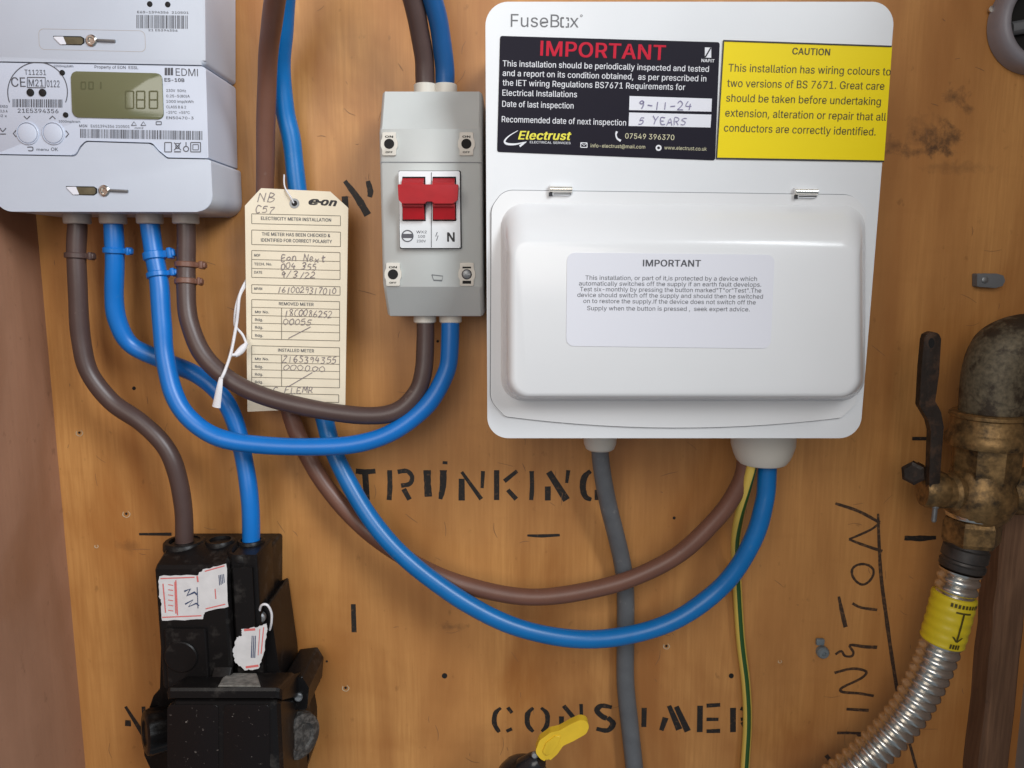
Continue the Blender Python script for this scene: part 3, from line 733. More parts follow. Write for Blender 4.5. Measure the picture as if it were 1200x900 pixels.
LET = [
 [([(417,552),(428,553),(440,552)],5.5), ([(428,556),(430,586)],6)],
 [([(456.5,551),(457,570),(456,586)],5), ([(466,553),(477,552),(483,559),(480,567),(470,569)],4.5), ([(473,573),(480,585.5)],5)],
 [([(500.5,551),(501,567),(502,582)],7), ([(521.6,540.5),(521.4,544)],5), ([(519.5,551),(519,570),(516,585)],[7,7,4])],
 [([(541,561),(541,586.5)],6), ([(541,553),(564,585)],[3.5,4.5]), ([(566,552),(565,572)],[4,3])],
 [([(582,551),(582,586)],5), ([(606,552),(591,564)],[4,4.5]), ([(595,574),(605,585)],4.5)],
 [([(623,552),(623.5,570),(622.5,586)],4.5)],
 [([(642,570),(642,586.5)],6), ([(643,553),(664,586)],[6,7]), ([(666,551),(664,566)],[4,3])],
 [([(692,552),(685,559),(683,571),(686,582),(693,585.5)],[4,6,6.5,6,4]), ([(699,574),(699,586)],4)],
 [([(587,829.5),(580.5,836),(579.5,848),(585,858)],[3,5,5.5,3.5]), ([(595,829),(600,835.5)],4), ([(593.5,857),(600,854)],4)],
 [([(625,829.5),(618.5,836.5),(618.5,849.5),(625,857.5)],[3,5.5,5.5,3]), ([(634,829.5),(641,836.5),(641,849.5),(635,857.5)],[3,5,5,3])],
 [([(658,839.5),(658,855)],5), ([(660.5,827),(678,848)],[4.5,5]), ([(681,825),(681.5,843)],4)],
 [([(717,829),(705,827),(699.5,832.5),(705,839),(711,842)],[4,5,6,6,5]), ([(712,841),(718.5,848),(712,856),(699,854)],[5,6,5.5,4])],
 [([(735,829),(735,850)],5), ([(755,829.5),(754.5,852)],5)],
 [([(775,856),(780,841)],[5,7]), ([(784,827),(796,855)],[5,6.5]), ([(792.5,828),(806,857)],[5,7.5])],
 [([(820.5,827),(820,858)],5.5), ([(828,827),(844,826)],4.5), ([(828,843),(842,843)],4), ([(828,857),(844,856.5)],4.5)],
 [([(859,829.5),(859,858)],6), ([(868,830),(876,834),(875,841),(868,843)],4), ([(870,846),(876,857)],5)],
]
for l in LET: print_on_board('stencil_letter', l)
print_on_board('stencil_letter', [([(147,828),(168,861)],[3,5]), ([(150,844),(150,851)],6), ([(168,828),(169,842)],4)])
print_on_board('stencil_letter', [([(404,212),(419,232),(431,252)],[4,7,7]), ([(404,230),(405,244)],6), ([(431,212),(434,224),(433,231)],[4,6,4])])
for pts, w in (([(618,627.5),(635,628),(656,627)],[2,3.6,2.6]), ([(163,626),(201,626)],[2.5,3.5]), ([(414,708),(415,741)],[4.5,5]),
               ([(1060,630.5),(1078,631),(1097,630)],[4.5,6,4]), ([(1069,514),(1091,514)],[4,4])):
    print_on_board('ink_mark', [(pts, w)])
O_ = [(1011 + 12.5*math.cos(a) + 1.5*math.sin(2*a), 673 - 12*math.sin(a)) for a in [i*math.pi/6 + 1.0 for i in range(13)]]
HW = [
 [([(979,590),(1006,599),(1031,612.5)],[2.8,3.2,3.2]), ([(1031,612.5),(1020,621),(995,632)],[2.2,2.4,2.4]), ([(995,632),(1010,638),(1034,646)],[2.4,3,3.4])],
 [(O_, 2.6)],
 [([(999,707),(1009,712),(1028,714.7)],3), ([(983,699),(986.7,717),(991,735)],[2.5,4.2,4.6])],
 [([(1028,758.5),(1014,758),(996,756),(1000,764),(998,769),(990,768.5),(986,763),(979,767)],[3.6,3.6,3,2.6,2.6,2.6,2.6,2.6])],
 [([(978,788.5),(999,783.6),(1015,787),(1009,795),(986.7,806),(987.5,811),(1006,812.5),(1024,815.6)],3)],
 [([(992,831),(1018,832.5)],3.4)],
 [([(981,859),(999,859),(1026,861)],3), ([(1005,859),(1013,870)],4)],
 [([(968,885),(980,900),(990,912)],4)],
]
for l in HW: print_on_board('handwritten_letter', l, M_pencil)
print_on_board('underline_stroke', [([(1029,602),(1030.5,644),(1033,680),(1040,733),(1045.5,772),(1053,817),(1063,860),(1078,915)],[2.2,3.4,3.6,4.2,4,3.2,3,3])], M_pencil)
# fine scuffs and scratches nobody could count
bm = bmesh.new()
rg = random.Random(21)
for k in range(170):
    cx, cy = rg.uniform(60, 1190), rg.uniform(5, 895)
    ln, an = rg.uniform(3, 22), rg.choice((rg.gauss(1.57, .2), rg.gauss(.7, .5), rg.gauss(0, .3)))
    bend = rg.uniform(-.25, .25) * ln
    dx, dy = math.cos(an) * ln / 2, math.sin(an) * ln / 2
    stroke(bm, [(cx - dx, cy - dy), (cx + dy * bend / ln, cy - dx * bend / ln), (cx + dx, cy + dy)], [.3, rg.uniform(.4, .8), .3], HB * .8)
sc = obj('scratch_marks', bm, M_faint, board, smooth=0, recalc=False)
sc['kind'] = 'stuff'
def hole(cx, cy, r):
    bm = bmesh.new()
    disc(bm, cx, cy, r, 0.00016, 14)
    obj('nail_hole', bm, M_hole, board, smooth=0, recalc=False)
for cx, cy, r in ((857,792,3), (790,607,1.8), (521,792,3.2), (157,455,2.2), (513,400,1.6), (383,775,1.3)):
    hole(cx, cy, r)
M_chip = mat('pale_wood_chip', (0.56, 0.42, 0.27), 0.7)
for cx, cy, r in ((93,507,5), (148,602,5.5), (113,640,2.6), (781,757,4.5), (405,806,5), (914,775,2.5)):
    bm = bmesh.new()
    stroke(bm, [(cx - r * .6, cy - r * .4), (cx - r * .7, cy + r * .4), (cx + r * .2, cy + r * .8), (cx + r * .8, cy + r * .1), (cx + r * .3, cy - r * .6)], [1, 1.4, .8, 1.2, .6], 0.00017)
    obj('splinter_mark', bm, M_chip, board, smooth=0, recalc=False)
    if r > 4: hole(cx, cy, 1.5)

# ------------------------------------------------------------------ electricity meter
HM = 0.050
MS = 0.022    # slope of the meter's lines in the photo
mt = thing('electricity_meter', 'white electricity meter with small display and round buttons at top left', 'meter', P3(120, 250, 0.0))
def sl(x, y): return (x, y + (x - 120) * 0.018)
# carcass behind the covers
bm = bmesh.new()
prism(bm, px_poly([sl(-2,-70), sl(234,-70), sl(240,226), sl(2,226)], HM - .004), HM - .004, 0.0006)
obj('back_case', bm, M_seam, mt)
bm = bmesh.new()
prism(bm, px_poly([sl(-8,-75), sl(240,-75), sl(241,74), sl(-6,74)], HM, 0.0025), HM, 0.001, 0.0028, 4)
obj('upper_cover', bm, M_meter, mt)
bm = bmesh.new()
prism(bm, px_poly([sl(-6,75.4), sl(241,75.4), sl(244,183), sl(196,183), sl(186,175), sl(178,166), sl(100,165), sl(93,172), sl(88,182.5), sl(-4,182.5)], HM, [0.0005,0.0025,0.0005,.003,.006,.004,.004,.005,.004,.0005]), HM - .0003, 0.001, 0.0016, 3)
plate = obj('face_plate', bm, M_meterp, mt)
# terminal cover: same parting line, swollen bottom edge
top_line = [(-8,184), (89,184), (95,173.5), (101,166.6), (177,167.6), (185,176.5), (195,184.6), (247,184.6)]
bm = bmesh.new()
HT = HM + 0.0015
prism(bm, px_poly([sl(x, y) for x, y in top_line] + [sl(250,246), sl(6,250)][0:2] + [sl(-8,236)], HT,
      [.0005,.004,.005,.004,.004,.006,.003,.002,.010,.016,.003]), HT, 0.001, 0.0055, 6)
obj('terminal_cover', bm, M_meter, mt)

def seal_screw(x, y, hh, parent):
    # recessed sealing screw: slot, plated blade, round loop, thin wire
    s = thing_part = obj('seal_slot', prism(bmesh.new(), px_poly([(x-46,y-5.5),(x-12,y-5),(x-8,y-2.5),(x-8,y+3),(x-12,y+5.5),(x-34,y+5)], hh+.0001, .0004), hh+.0002, hh-.003), M_hole, parent)
    bm = bmesh.new()
    prism(bm, px_poly([(x-45,y-4.5),(x-33,y-4.6),(x-29,y+4.5),(x-36,y+4.5)], hh+.0004, .0004), hh+.0006, hh-.001)
    obj('seal_highlight', bm, M_lwhite, parent)  # highlight at the blade's left end, put in as a white plate
    bm = bmesh.new()
    prism(bm, px_poly([(x-33,y-4),(x-12,y-3.8),(x-10,y-2),(x-10,y+2.6),(x-12,y+4.4),(x-29,y+4.4)], hh+.0004, .0005), hh+.0005, hh-.001, .0002)
    obj('seal_blade', bm, M_blade, parent)
    bm = bmesh.new()
    c = P3(x, y, hh + .0002)
    lathe(bm, c + Vector((0, .001, 0)), (0, -1, 0), [(0,.0034),(.0012,.0034),(.0019,.0026),(.0019,.0018),(.0011,.0012),(.0011,0)], 20)
    obj('seal_screw', bm, M_steel, parent)
    bm = bmesh.new()
    tube(bm, [P3(x+6,y-.5,hh+.0006), P3(x+17,y,hh+.0008), P3(x+28,y+.5,hh+.0006)], .0008, 8)
    obj('seal_wire', bm, M_zinc, parent)
seal_screw(107, 47.5, HM, mt)
seal_screw(122, 223.5, HT, mt)
bm = bmesh.new()
q = px_poly([(45,33.5),(170,36),(171,61),(46,58)], HM, .003)
n = len(q)
cx = sum(a for a, b in q) / n; cz = sum(b for a, b in q) / n
for i in range(n):
    a, b = q[i], q[(i + 1) % n]
    def sh(p, k): return (cx + (p[0] - cx) * (1 - k), cz + (p[1] - cz) * (1 - k * 4))
    a2, b2 = sh(a, .008), sh(b, .008)
    vv = [bm.verts.new((p[0], -(HM + .00008), p[1])) for p in (a, b, b2, a2)]
    bm.faces.new(vv)
obj('seal_window_outline', bm, M_collar, mt, smooth=0)

# display
bm = bmesh.new()
prism(bm, px_poly([(83,83.5),(190,86),(192,140),(85,137.5)], HM, .0032), HM + .0003, HM - .002, .0005)
lcd = obj('display', bm, M_lcd, mt)
bm = bmesh.new()
def seg7(x, y, w, hgt, on, lw):
    A = {'a':((0,0),(1,0)),'b':((1,0),(1,.5)),'c':((1,.5),(1,1)),'d':((0,1),(1,1)),'e':((0,.5),(0,1)),'f':((0,0),(0,.5)),'g':((0,.5),(1,.5))}
    for k in on:
        (a, b), (c, d) = A[k]
        stroke(bm, [(x+a*w, y+b*hgt), (x+c*w, y+d*hgt)], lw, HM + .00036)
for x, on in ((147,'abcdef'), (160,'abcdefg'), (175,'abcdefg')): seg7(x, 107, 9.5, 20, on, 1.6)
seg7(95, 96, 5, 8, 'abcdef', 1.2); seg7(104, 96, 5, 8, 'abcdef', 1.2); seg7(113, 96, 5, 8, 'bc', 1.2)
obj('display_digits', bm, M_lcdd, lcd, smooth=0, recalc=False)
# buttons
for x in (33.5, 63.5):
    bm = bmesh.new()
    lathe(bm, P3(x, 156.5, HM - .001), (0, -1, 0), [(0,.0066),(.0012,.0066),(.0014,.0064),(.0014,.0061),(.0005,.0060),(.0005,.0057),(.0014,.0055),(.0016,.0049),(.0016,0)], 28)
    obj('button', bm, M_meterp, mt)
for x, y, r in ((176.5,5.5,3.1), (197.5,6,3.1), (36.7,108.8,4.2), (51,109,4.2), (74,85.6,3), (78,135,3)):
    bm = bmesh.new()
    lathe(bm, P3(x, y, HM - .001), (0, -1, 0), [(0, r*.00052), (.0011, r*.00052), (.0013, r*.0004), (.0013, 0)], 16)
    obj('indicator_led', bm, M_hole, mt)
# print on the face
hp = HM - .0003 + .00012
bm = bmesh.new()
text(bm, 'T11231', 29, 87.5, 54, 88, 6, hp)
text(bm, 'CE', 13.5, 101.5, 30, 101.8, 11, hp)
text(bm, 'M21', 34, 101, 51, 101.3, 8, hp); frame_rect(bm, 32, 90.5, 53, 102.5, .8, hp, .01)
text(bm, '0122', 55, 102, 70, 102.3, 8, hp)
text(bm, '21E5394356', 21, 132, 68.5, 132.6, 4.8, hp)
ring(bm, 44, 108, 35, 1.1, hp, -20, 200)
barcode(bm, 14.7, 116, 73, 125.5, hp, .01, 3)
text(bm, 'EDMI', 206, 88.6, 232, 89.4, 8.6, hp, .0)
for i in range(3): rect(bm, 193 + i*3.5, 79.4, 195.8 + i*3.5, 88.2, hp)
text(bm, 'ES-10B', 193, 95.5, 216, 96, 4, hp, .03)
for i, t in enumerate(('230V  50Hz', '0.25-5(80)A', '1000 imp/kWh', 'CLASS B & 2', '-25°C  +55°C', 'EN50470-3')):
    text(bm, t, 195, 107.5 + i*6.4, 218 + 2*(i % 3)*2.2, 107.9 + i*6.4, 3.1, hp, .01)
text(bm, 'Property of EON  ESSL', 111, 80, 162, 81, 3.4, hp)
text(bm, '1000imp/kWh', 63, 78.5, 86, 79, 2.6, hp); text(bm, '1000imp/kvarh', 69, 143.4, 94, 144, 2.6, hp)
barcode(bm, 94, 151, 237, 161.5, hp, .018, 9)
text(bm, 'MSN   E6S1394356 210501', 93, 149, 152, 150, 3.2, hp)
for pts in ([(28,136),(31.5,139.5),(35,136)], [(58,139.5),(61.5,136),(65,139.5)], [(19,152.5),(15.5,156.5),(19,160.5)], [(77,153),(80.5,157),(77,161)]):
    stroke(bm, pts, 1.2, hp, smooth=False)
text(bm, 'menu', 43, 176.5, 57, 176.8, 3, hp); text(bm, 'OK', 60, 176.8, 68, 177, 4, hp)
stroke(bm, [(32,172.5),(38,172.5),(38,176.5),(33,176.5)], 1.1, hp)
frame_rect(bm, 193, 167, 201, 178, 1, hp); frame_rect(bm, 223.5, 167, 235, 178, 1, hp); frame_rect(bm, 226, 169.4, 232.5, 175.6, .8, hp)
stroke(bm, [(204,167),(212,176)], 1, hp); stroke(bm, [(212,167),(204,176)], 1, hp); rect(bm, 204, 177.2, 212, 178.6, hp); frame_rect(bm, 206, 168, 210, 174, .8, hp)
ring(bm, 218, 174.5, 3, 1, hp); stroke(bm, [(218,166.5),(218,171.5)], 1, hp)
text(bm, 'EN50', 0, 126, 9, 126.3, 3, hp); text(bm, 'CLS A', -1, 131.5, 9, 131.8, 3, hp); text(bm, 'B2 x', -2, 137, 8, 137.2, 3, hp)
stroke(bm, [(0,150),(3,154),(7,150)], 1, hp); stroke(bm, [(0,157),(7,157)], 1, hp)
stroke(bm, [(154,147),(157,142.5),(160,147),(154,147)], .8, hp, smooth=False); stroke(bm, [(165,147),(168,142.5),(171,147),(165,147)], .8, hp, smooth=False); frame_rect(bm, 183, 142.5, 189, 146, .8, hp)
text(bm, 'mm2', 158, 151, 168, 151, 2.2, hp)
obj('lettering', bm, M_printg, plate, smooth=0, recalc=False)
bm = bmesh.new()
hq = HM + .00012
barcode(bm, 160, 17.5, 221, 33, hq, .012, 5)
text(bm, 'E6S-1394356  210501', 161, 15.3, 221, 16.2, 2.6, hq); text(bm, '21 E5394356', 174, 36.4, 208, 37, 2.4, hq)
obj('barcode_print', bm, M_printg, mt, smooth=0, recalc=False)
# cable collars below the meter
TAILX = (91, 133, 176, 218)
for x in TAILX:
    bm = bmesh.new()
    a = P3(x, 262.5, .030)
    lathe(bm, a, (0, 0, 1), [(0,.0060),(0,.0074),(.0007,.0080),(.022,.0082),(.022,.004)], 24)
    obj('cable_collar', bm, M_collar, mt)

# ------------------------------------------------------------------ cables
R = .0057
def cable(name, pts, r, material, label, cat='cable', group=None, per=7, sides=18):
    path = catmull([P3(*p) for p in pts], per)
    rg = random.Random(len(label))
    ph = [rg.uniform(0, 6.28) for _ in range(6)]
    path = [p + Vector((.00025 * math.sin(i * .23 + ph[0]) + .00012 * math.sin(i * .61 + ph[1]), .0002 * math.sin(i * .31 + ph[2]), .00025 * math.sin(i * .27 + ph[3]))) for i, p in enumerate(path)]
    bm = bmesh.new()
    tube(bm, path, lambda i: r * (1 + .012 * math.sin(i * .37 + ph[4]) + .008 * math.sin(i * .9 + ph[5])), sides)
    o = obj(name, bm, material, smooth=50)
    tag(o, label, cat, group)
    return o, path
def near(path, py, h):
    best = None
    for i, p in enumerate(path):
        z = P2(600, py, -p.y)[1]
        d = abs(p.z - z)
        if best is None or d < best[0]: best = (d, i)
    return best[1]
def tie(parent, path, py, material, r=R, tab=1, tl=.007, w=.0036):
    i = near(path, py, .03)
    t, u, v = frames(path)[i]
    p = path[i]
    bm = bmesh.new()
    lathe(bm, p - t * w / 2, t, [(0, r*.9), (0, r + .0006), (.0005, r + .0012), (w - .0005, r + .0012), (w, r + .0006), (w, r*.9)], 22)
    side = Vector((1, 0, 0)); side = (side - t * side.dot(t)).normalized()
    nrm = t.cross(side)
    rot = Matrix((side, nrm, t)).transposed().to_4x4()
    box(bm, p + side * (r + tl / 2) * tab, tl, .0042, w * .9, rot, bevel=.0006)
    box(bm, p + side * (r + tl * .62) * tab, tl * .4, .0062, w * 1.35, rot, bevel=.0007)
    obj('cable_clip', bm, material, parent)

GT = 'meter tail cables'
oA, pA = cable('meter_tail', [(91,235,.03),(91,262,.03),(90,300,.031),(91,350,.032),(95,400,.032),(106,438,.032),(130,470,.032),(165,495,.033),(194,524,.034),(209,560,.034),(215,600,.033),(216,650,.032)], R, M_brown,
      'dark brown cable from the left end of the meter down to the black fuse unit', group=GT)
oB, pB = cable('meter_tail', [(133,235,.03),(133,262,.03),(135,300,.03),(133,345,.028),(138,378,.026),(155,405,.023),(188,421,.021),(228,438,.022),(258,462,.024),(277,498,.025),(287,545,.028),(293,590,.031),(294,650,.032)], R, M_blue2,
      'blue cable curving behind others from the meter down to the black fuse unit', group=GT)
oC, pC = cable('meter_tail', [(176,235,.03),(176,262,.03),(181,300,.032),(187,340,.035),(190,380,.038),(194,420,.041),(203,460,.044),(222,491,.046),(258,513,.047),(310,522,.046),(370,524,.045),(422,519,.043),(466,503,.04),(501,475,.037),(521,440,.034),(527,405,.032),(528,340,.03)], R, M_blue2,
      'bright blue cable looping from the meter up into the bottom of the red switch box', group=GT)
oD, pD = cable('meter_tail', [(218,235,.03),(218,262,.03),(218,305,.031),(218,340,.034),(223,380,.038),(238,416,.042),(266,443,.044),(312,465,.044),(370,480,.043),(425,487,.041),(463,482,.038),(488,461,.035),(497,432,.033),(498,400,.031),(498,340,.03)], R, M_brown,
      'dark brown cable looping across the bottom of the tag into the red switch box', group=GT)
tie(oA, pA, 298, M_brown, tl=.006)
tie(oB, pB, 293, M_blue2, tl=.0055)
tie(oC, pC, 302, M_blue2, tl=.0075, w=.0050)
tie(oC, pC, 325, M_blue2, tl=.0070)
tie(oD, pD, 312, M_brown2, tl=.0070)
tie(oD, pD, 328, M_brown2, tl=.0050)
GL = 'long tails to the fuse box'
oE, pE = cable('supply_cable', [(345,-140,.12),(333,-60,.10),(322,0,.075),(316,50,.05),(313,100,.033),(311,170,.022),(310,235,.016),(313,330,.013),(325,420,.013),(340,485,.014),(358,530,.015),(387,576,.018),(426,618,.021),(476,655,.024),(530,681,.028),(590,696,.031),(640,699,.032),(700,690,.033),(750,674,.033),(800,646,.034),(840,608,.036),(862,577,.038),(873,548,.039),(876,510,.040)], R, M_brown2,
      'red-brown cable hanging in a long loop from top left to the fuse box gland', group=GL)
oF, pF = cable('supply_cable', [(345,-140,.085),(338,-60,.06),(334,0,.040),(331,45,.028),(330,85,.019),(334,130,.015),(342,170,.013),(349,225,.012),(360,330,.012),(372,440,.014),(381,495,.016),(394,535,.020),(419,584,.027),(455,634,.034),(500,675,.038),(550,709,.040),(610,736,.041),(680,749,.041),(740,744,.041),(790,727,.041),(834,698,.041),(865,664,.042),(886,623,.043),(896,590,.043),(899,560,.042),(900,510,.041)], R * 1.04, M_blue,
      'mid blue cable hanging in the lowest loop from top left to the fuse box gland', group=GL)
GS = 'cables entering the top of the switch box'
cable('switch_cable', [(450,-140,.075),(468,-60,.060),(481,-10,.048),(490,30,.040),(497,70,.033),(499,100,.030),(499,140,.030)], R * 1.02, M_brown,
      'short brown cable dropping into the top of the red switch box', group=GS)
cable('switch_cable', [(470,-140,.075),(492,-60,.060),(505,-10,.048),(514,30,.040),(520,70,.033),(522,100,.030),(522,140,.030)], R * 1.02, mat('dark_blue_cable_sheath', (0.006, 0.085, 0.26), .36, noise=.1, nscale=70, bump=.03, bscale=300),
      'short dark blue cable dropping into the top of the red switch box', group=GS)
# grey flat cable
path = catmull([P3(*p) for p in [(703,490,.035),(703,525,.034),(706,555,.030),(713,592,.023),(723,632,.015),(730,664,.011),(733,695,.009),(733,750,.0075),(733,800,.0075),(738,850,.0085),(744,905,.010),(752,980,.012)]], 7)
bm = bmesh.new()
tube(bm, path, lambda i: .0055 + .0009 * min(1, i / 60), 20, 0.82)
tag(obj('grey_cable', bm, M_greyc, smooth=50), 'flat grey cable dropping from the fuse box across the word on the board', 'cable')
# earth wire, yellow with a green stripe
path = catmull([P3(*p) for p in [(884,505,.046),(882,540,.0465),(875,570,.042),(866,605,.030),(862,640,.017),(864,690,.007),(868,750,.0055),(874,800,.005),(876,845,.005),(873,900,.006),(868,980,.006)]], 8)
bm = bmesh.new()
tube(bm, path, lambda i: .0032, 20, twist=lambda i: -1.15 + min(i, 30) * .038)
bm.faces.index_update()
for f in bm.faces:
    k = f.index % 20
    f.material_index = 1 if (3 <= k <= 5 or 13 <= k <= 15) else 0
tag(obj('earth_wire', bm, [M_ey, M_eg], smooth=50), 'thin yellow and green striped earth wire running down from the fuse box', 'wire')

# ------------------------------------------------------------------ isolator switch
HS = 0.056
sw = thing('isolator_switch', 'pale grey switch box with a double red toggle left of the fuse box', 'switch', P3(505, 372, 0))
xl = P2(445, 200, HS)[0]; xr = P2(565, 200, HS)[0]
zt = P2(500, 107, .040)[1]; zb = P2(500, 371, .040)[1]
zft = P2(500, 147, HS)[1]; zfb = P2(500, 340, HS)[1]
prof = [(0.0006, zb), (0.038, zb), (0.042, zb + .0006), (HS - .0015, zfb), (HS, zfb + .002), (HS, zft - .002), (HS - .0015, zft), (0.042, zt - .0006), (0.038, zt), (0.0006, zt)]
bm = bmesh.new()
insets = [(.0, 1.0)]
rings = []
def swring(x, k):
    return [Vector((x, -h if h < .01 else -(h - k), z + (k if z < (zt + zb) / 2 else -k))) for h, z in prof]
for x, k in ((xl, .0022), (xl + .0006, .0008), (xl + .0020, 0), (xr - .0020, 0), (xr - .0006, .0008), (xr, .0022)):
    rings.append(swring(x, k))
loft(bm, rings)
obj('enclosure', bm, M_switch, sw, smooth=35)
bm = bmesh.new()
M_sseam = mat('switch_seam', (.20, .21, .22), .6)
stroke(bm, [(445.5,190),(564.5,190.5)], 1.1, HS + .00005)
obj('cover_seam', bm, M_sseam, sw, smooth=0, recalc=False)
def holder(x, y, turned=False):
    hh = HS + .0012
    bm = bmesh.new()
    prism(bm, px_poly([(x-8,y-13.5),(x+8,y-13.5),(x+8,y-7),(x+9.8,y-3),(x+9.8,y+3),(x+8,y+7),(x+8,y+13.5),(x-8,y+13.5),(x-8,y+7),(x-9.8,y+3),(x-9.8,y-3),(x-8,y-7)], hh, .0004), hh, HS - .001, .0004)
    p = obj('screw_cap', bm, M_gland, sw)
    bm = bmesh.new()
    disc(bm, x, y, 6, hh + .00012)
    if turned:
        rect(bm, x-5, y-9, x+5, y-7, hh + .00012); rect(bm, x-5, y+7.5, x+5, y+11, hh + .00012)
    else:
        text(bm, 'ON', x-4.5, y-7.2, x+4.5, y-7.2, 2.4, hh + .00012, .03); text(bm, 'OFF', x-4, y+10.8, x+4, y+10.8, 2, hh + .00012, .03)
    obj('screw_hole', bm, M_hole, p, smooth=0, recalc=False)
    if turned:
        bm = bmesh.new()
        lathe(bm, P3(x, y, hh), (0,-1,0), [(0,.0026),(.0006,.0026),(.0010,.0018),(.0010,0)], 18)
        box(bm, P3(x, y, hh + .0011), .0042, .0004, .0008)
        obj('screw_head', bm, M_zinc, p)
holder(456, 168.5); holder(546.5, 168.5); holder(460.5, 321.5); holder(547, 321.5, True)
# breaker module
bm = bmesh.new()
HMO = HS + .004
prism(bm, px_poly([(467,200.5),(538.5,200.5),(539.5,290.5),(469,290.5)], HMO, .0006), HMO, HS - .002, .0006)
mod = obj('switch_module', bm, M_switchw, sw)
bm = bmesh.new()
prism(bm, px_poly([(467,200),(540.2,200),(541.2,291.6),(468.6,291.6)], HS + .0002, .0008), HS + .0004, HS - .001)
obj('module_opening', bm, M_seam, sw, smooth=0)
for x0, x1 in ((471.5, 498.5), (507, 534.5)):
    bm = bmesh.new()
    prism(bm, px_poly([(x0,207),(x1,207),(x1+.4,259),(x0,259)], HMO + .0001, .0003), HMO + .0002, HMO - .002)
    obj('toggle_slot', bm, M_hole, sw, smooth=0)
# one joined toggle: two rockers and a tie bar
bm = bmesh.new()
def wedge(x0, x1, sect):
    a = P2(x0, 235, HMO)[0]; b = P2(x1, 235, HMO)[0]
    rings = [[Vector((a, -h, P2(500, y, h)[1])) for h, y in sect], [Vector((b, -h, P2(500, y, h)[1])) for h, y in sect]]
    loft(bm, rings)
for x0, x1 in ((472.5, 497.5), (508, 533.5)):
    wedge(x0, x1, [(HMO - .001, 208), (HMO + .0012, 209.5), (HMO + .006, 214), (HMO + .006, 242), (HMO + .0046, 241.5), (HMO + .0030, 257), (HMO - .001, 258)])
toggle = obj('toggle_rocker', bm, M_red, sw, smooth=20)
bm = bmesh.new()
HTG = HMO + .0085
prism(bm, px_poly([(466,216),(537,216),(536,234),(531,238.5),(508,238.5),(507,236),(499,236),(498,238.5),(471,238.5),(467,234)], HTG, .0005), HTG, HMO + .003, .0009, 3)
obj('toggle_bar', bm, M_red, sw, smooth=30)
bm = bmesh.new()
hp = HMO + .0001
ring(bm, 477.5, 276.5, 6.5, 1.2, hp); rect(bm, 471.5, 274, 483.5, 279, hp)
text(bm, 'WX2', 488, 273.3, 500, 273.3, 3, hp); text(bm, '100', 490, 278.5, 498, 278.5, 3, hp); text(bm, '230V', 488.5, 284, 499, 284, 3, hp)
stroke(bm, [(505.5,202),(505.5,290)], .7, hp)
stroke(bm, [(512.5,272),(510.5,277),(513.5,276),(511.5,282)], .8, hp, smooth=False)
obj('lettering', bm, M_printg, mod, smooth=0, recalc=False)
bm = bmesh.new()
text(bm, 'N', 524.5, 283, 532.5, 283, 10.5, hp, .03)
obj('lettering', bm, M_print, mod, smooth=0, recalc=False)
bm = bmesh.new()
stroke(bm, [(506,322),(519,323.5),(518,328.5),(508,328),(506,322)], 1.0, HS + .0001, smooth=False); stroke(bm, [(508,328.5),(518,329)], 1.6, HS + .0001)
obj('moulded_mark', bm, mat('switch_mark', (.16, .17, .18), .6), sw, smooth=0, recalc=False)
for x in (499, 522):
    bm = bmesh.new()
    lathe(bm, P3(x, 112, .030) , (0,0,1), [(-.004,.0072),(.0058,.0072),(.0064,.0066),(.0064,.0050)], 22)
    obj('cable_gland', bm, M_gland, sw)
for x in (498, 528):
    bm = bmesh.new()
    lathe(bm, P3(x, 378, .030), (0,0,1), [(0,.0050),(0,.0066),(.0006,.0072),(.014,.0072)], 22)
    obj('cable_gland', bm, M_gland, sw)

# ------------------------------------------------------------------ consumer unit
HC = 0.090
cu = thing('fuse_box', 'large white plastic fuse box with a domed lid and warning stickers', 'fuse box', P3(790, 513, 0))
XL1 = (P2(570, 30, HC)[0] + P2(570, 480, HC)[0]) / 2
ZT1 = P2(800, 2, HC)[1]; ZB1 = P2(800, 513.5, HC)[1]
XRt = P2(1046.5, 40, HC)[0]; XRb = P2(1010, 480, HC)[0]
bm = bmesh.new()
prism(bm, rp([(XL1, ZT1), (XRt, ZT1), (XRb, ZB1), (XL1, ZB1)], .012, 10), HC, 0.001, .0032, 5)
obj('enclosure', bm, M_white, cu, smooth=40)
# lid plate, curved bottom edge
lidh = HC + .0016
def lid_outline(g):
    pts = [(576-g,242-g),(590,224-g),(1000,229-g),(1016+g,246-g),(1003+g,474),(990,489+g)]
    n = 14
    arc = []
    for i in range(n + 1):
        t = i / n
        x = 986 + (592 - 986) * t
        y = 489.5 + g + (502 - 489.5) * (1 - (2 * t - 1) ** 2) - t * 1.5
        arc.append((x, y))
    return [(590,223-g),(1000,228.5-g),(1016+g,246)] + [(1004+g,473)] + arc + [(575-g,470),(576-g,243)]
def lid_poly(g):
    q = [P2(x, y, lidh) for x, y in lid_outline(g)]
    r = [.010,.012,.010,.010] + [0.004] + [0] * 13 + [.004] + [.012,.010]
    return rp(q, r, 6)
bm = bmesh.new()
prism(bm, lid_poly(1.1), HC + .0002, HC - .001)
obj('lid_gap', bm, mat('lid_shadow_gap', (.22, .23, .25), .6), cu, smooth=0)
bm = bmesh.new()
prism(bm, lid_poly(0), lidh, HC - .001, .0007, 2)
lid = obj('lid', bm, M_cover, cu, smooth=35)
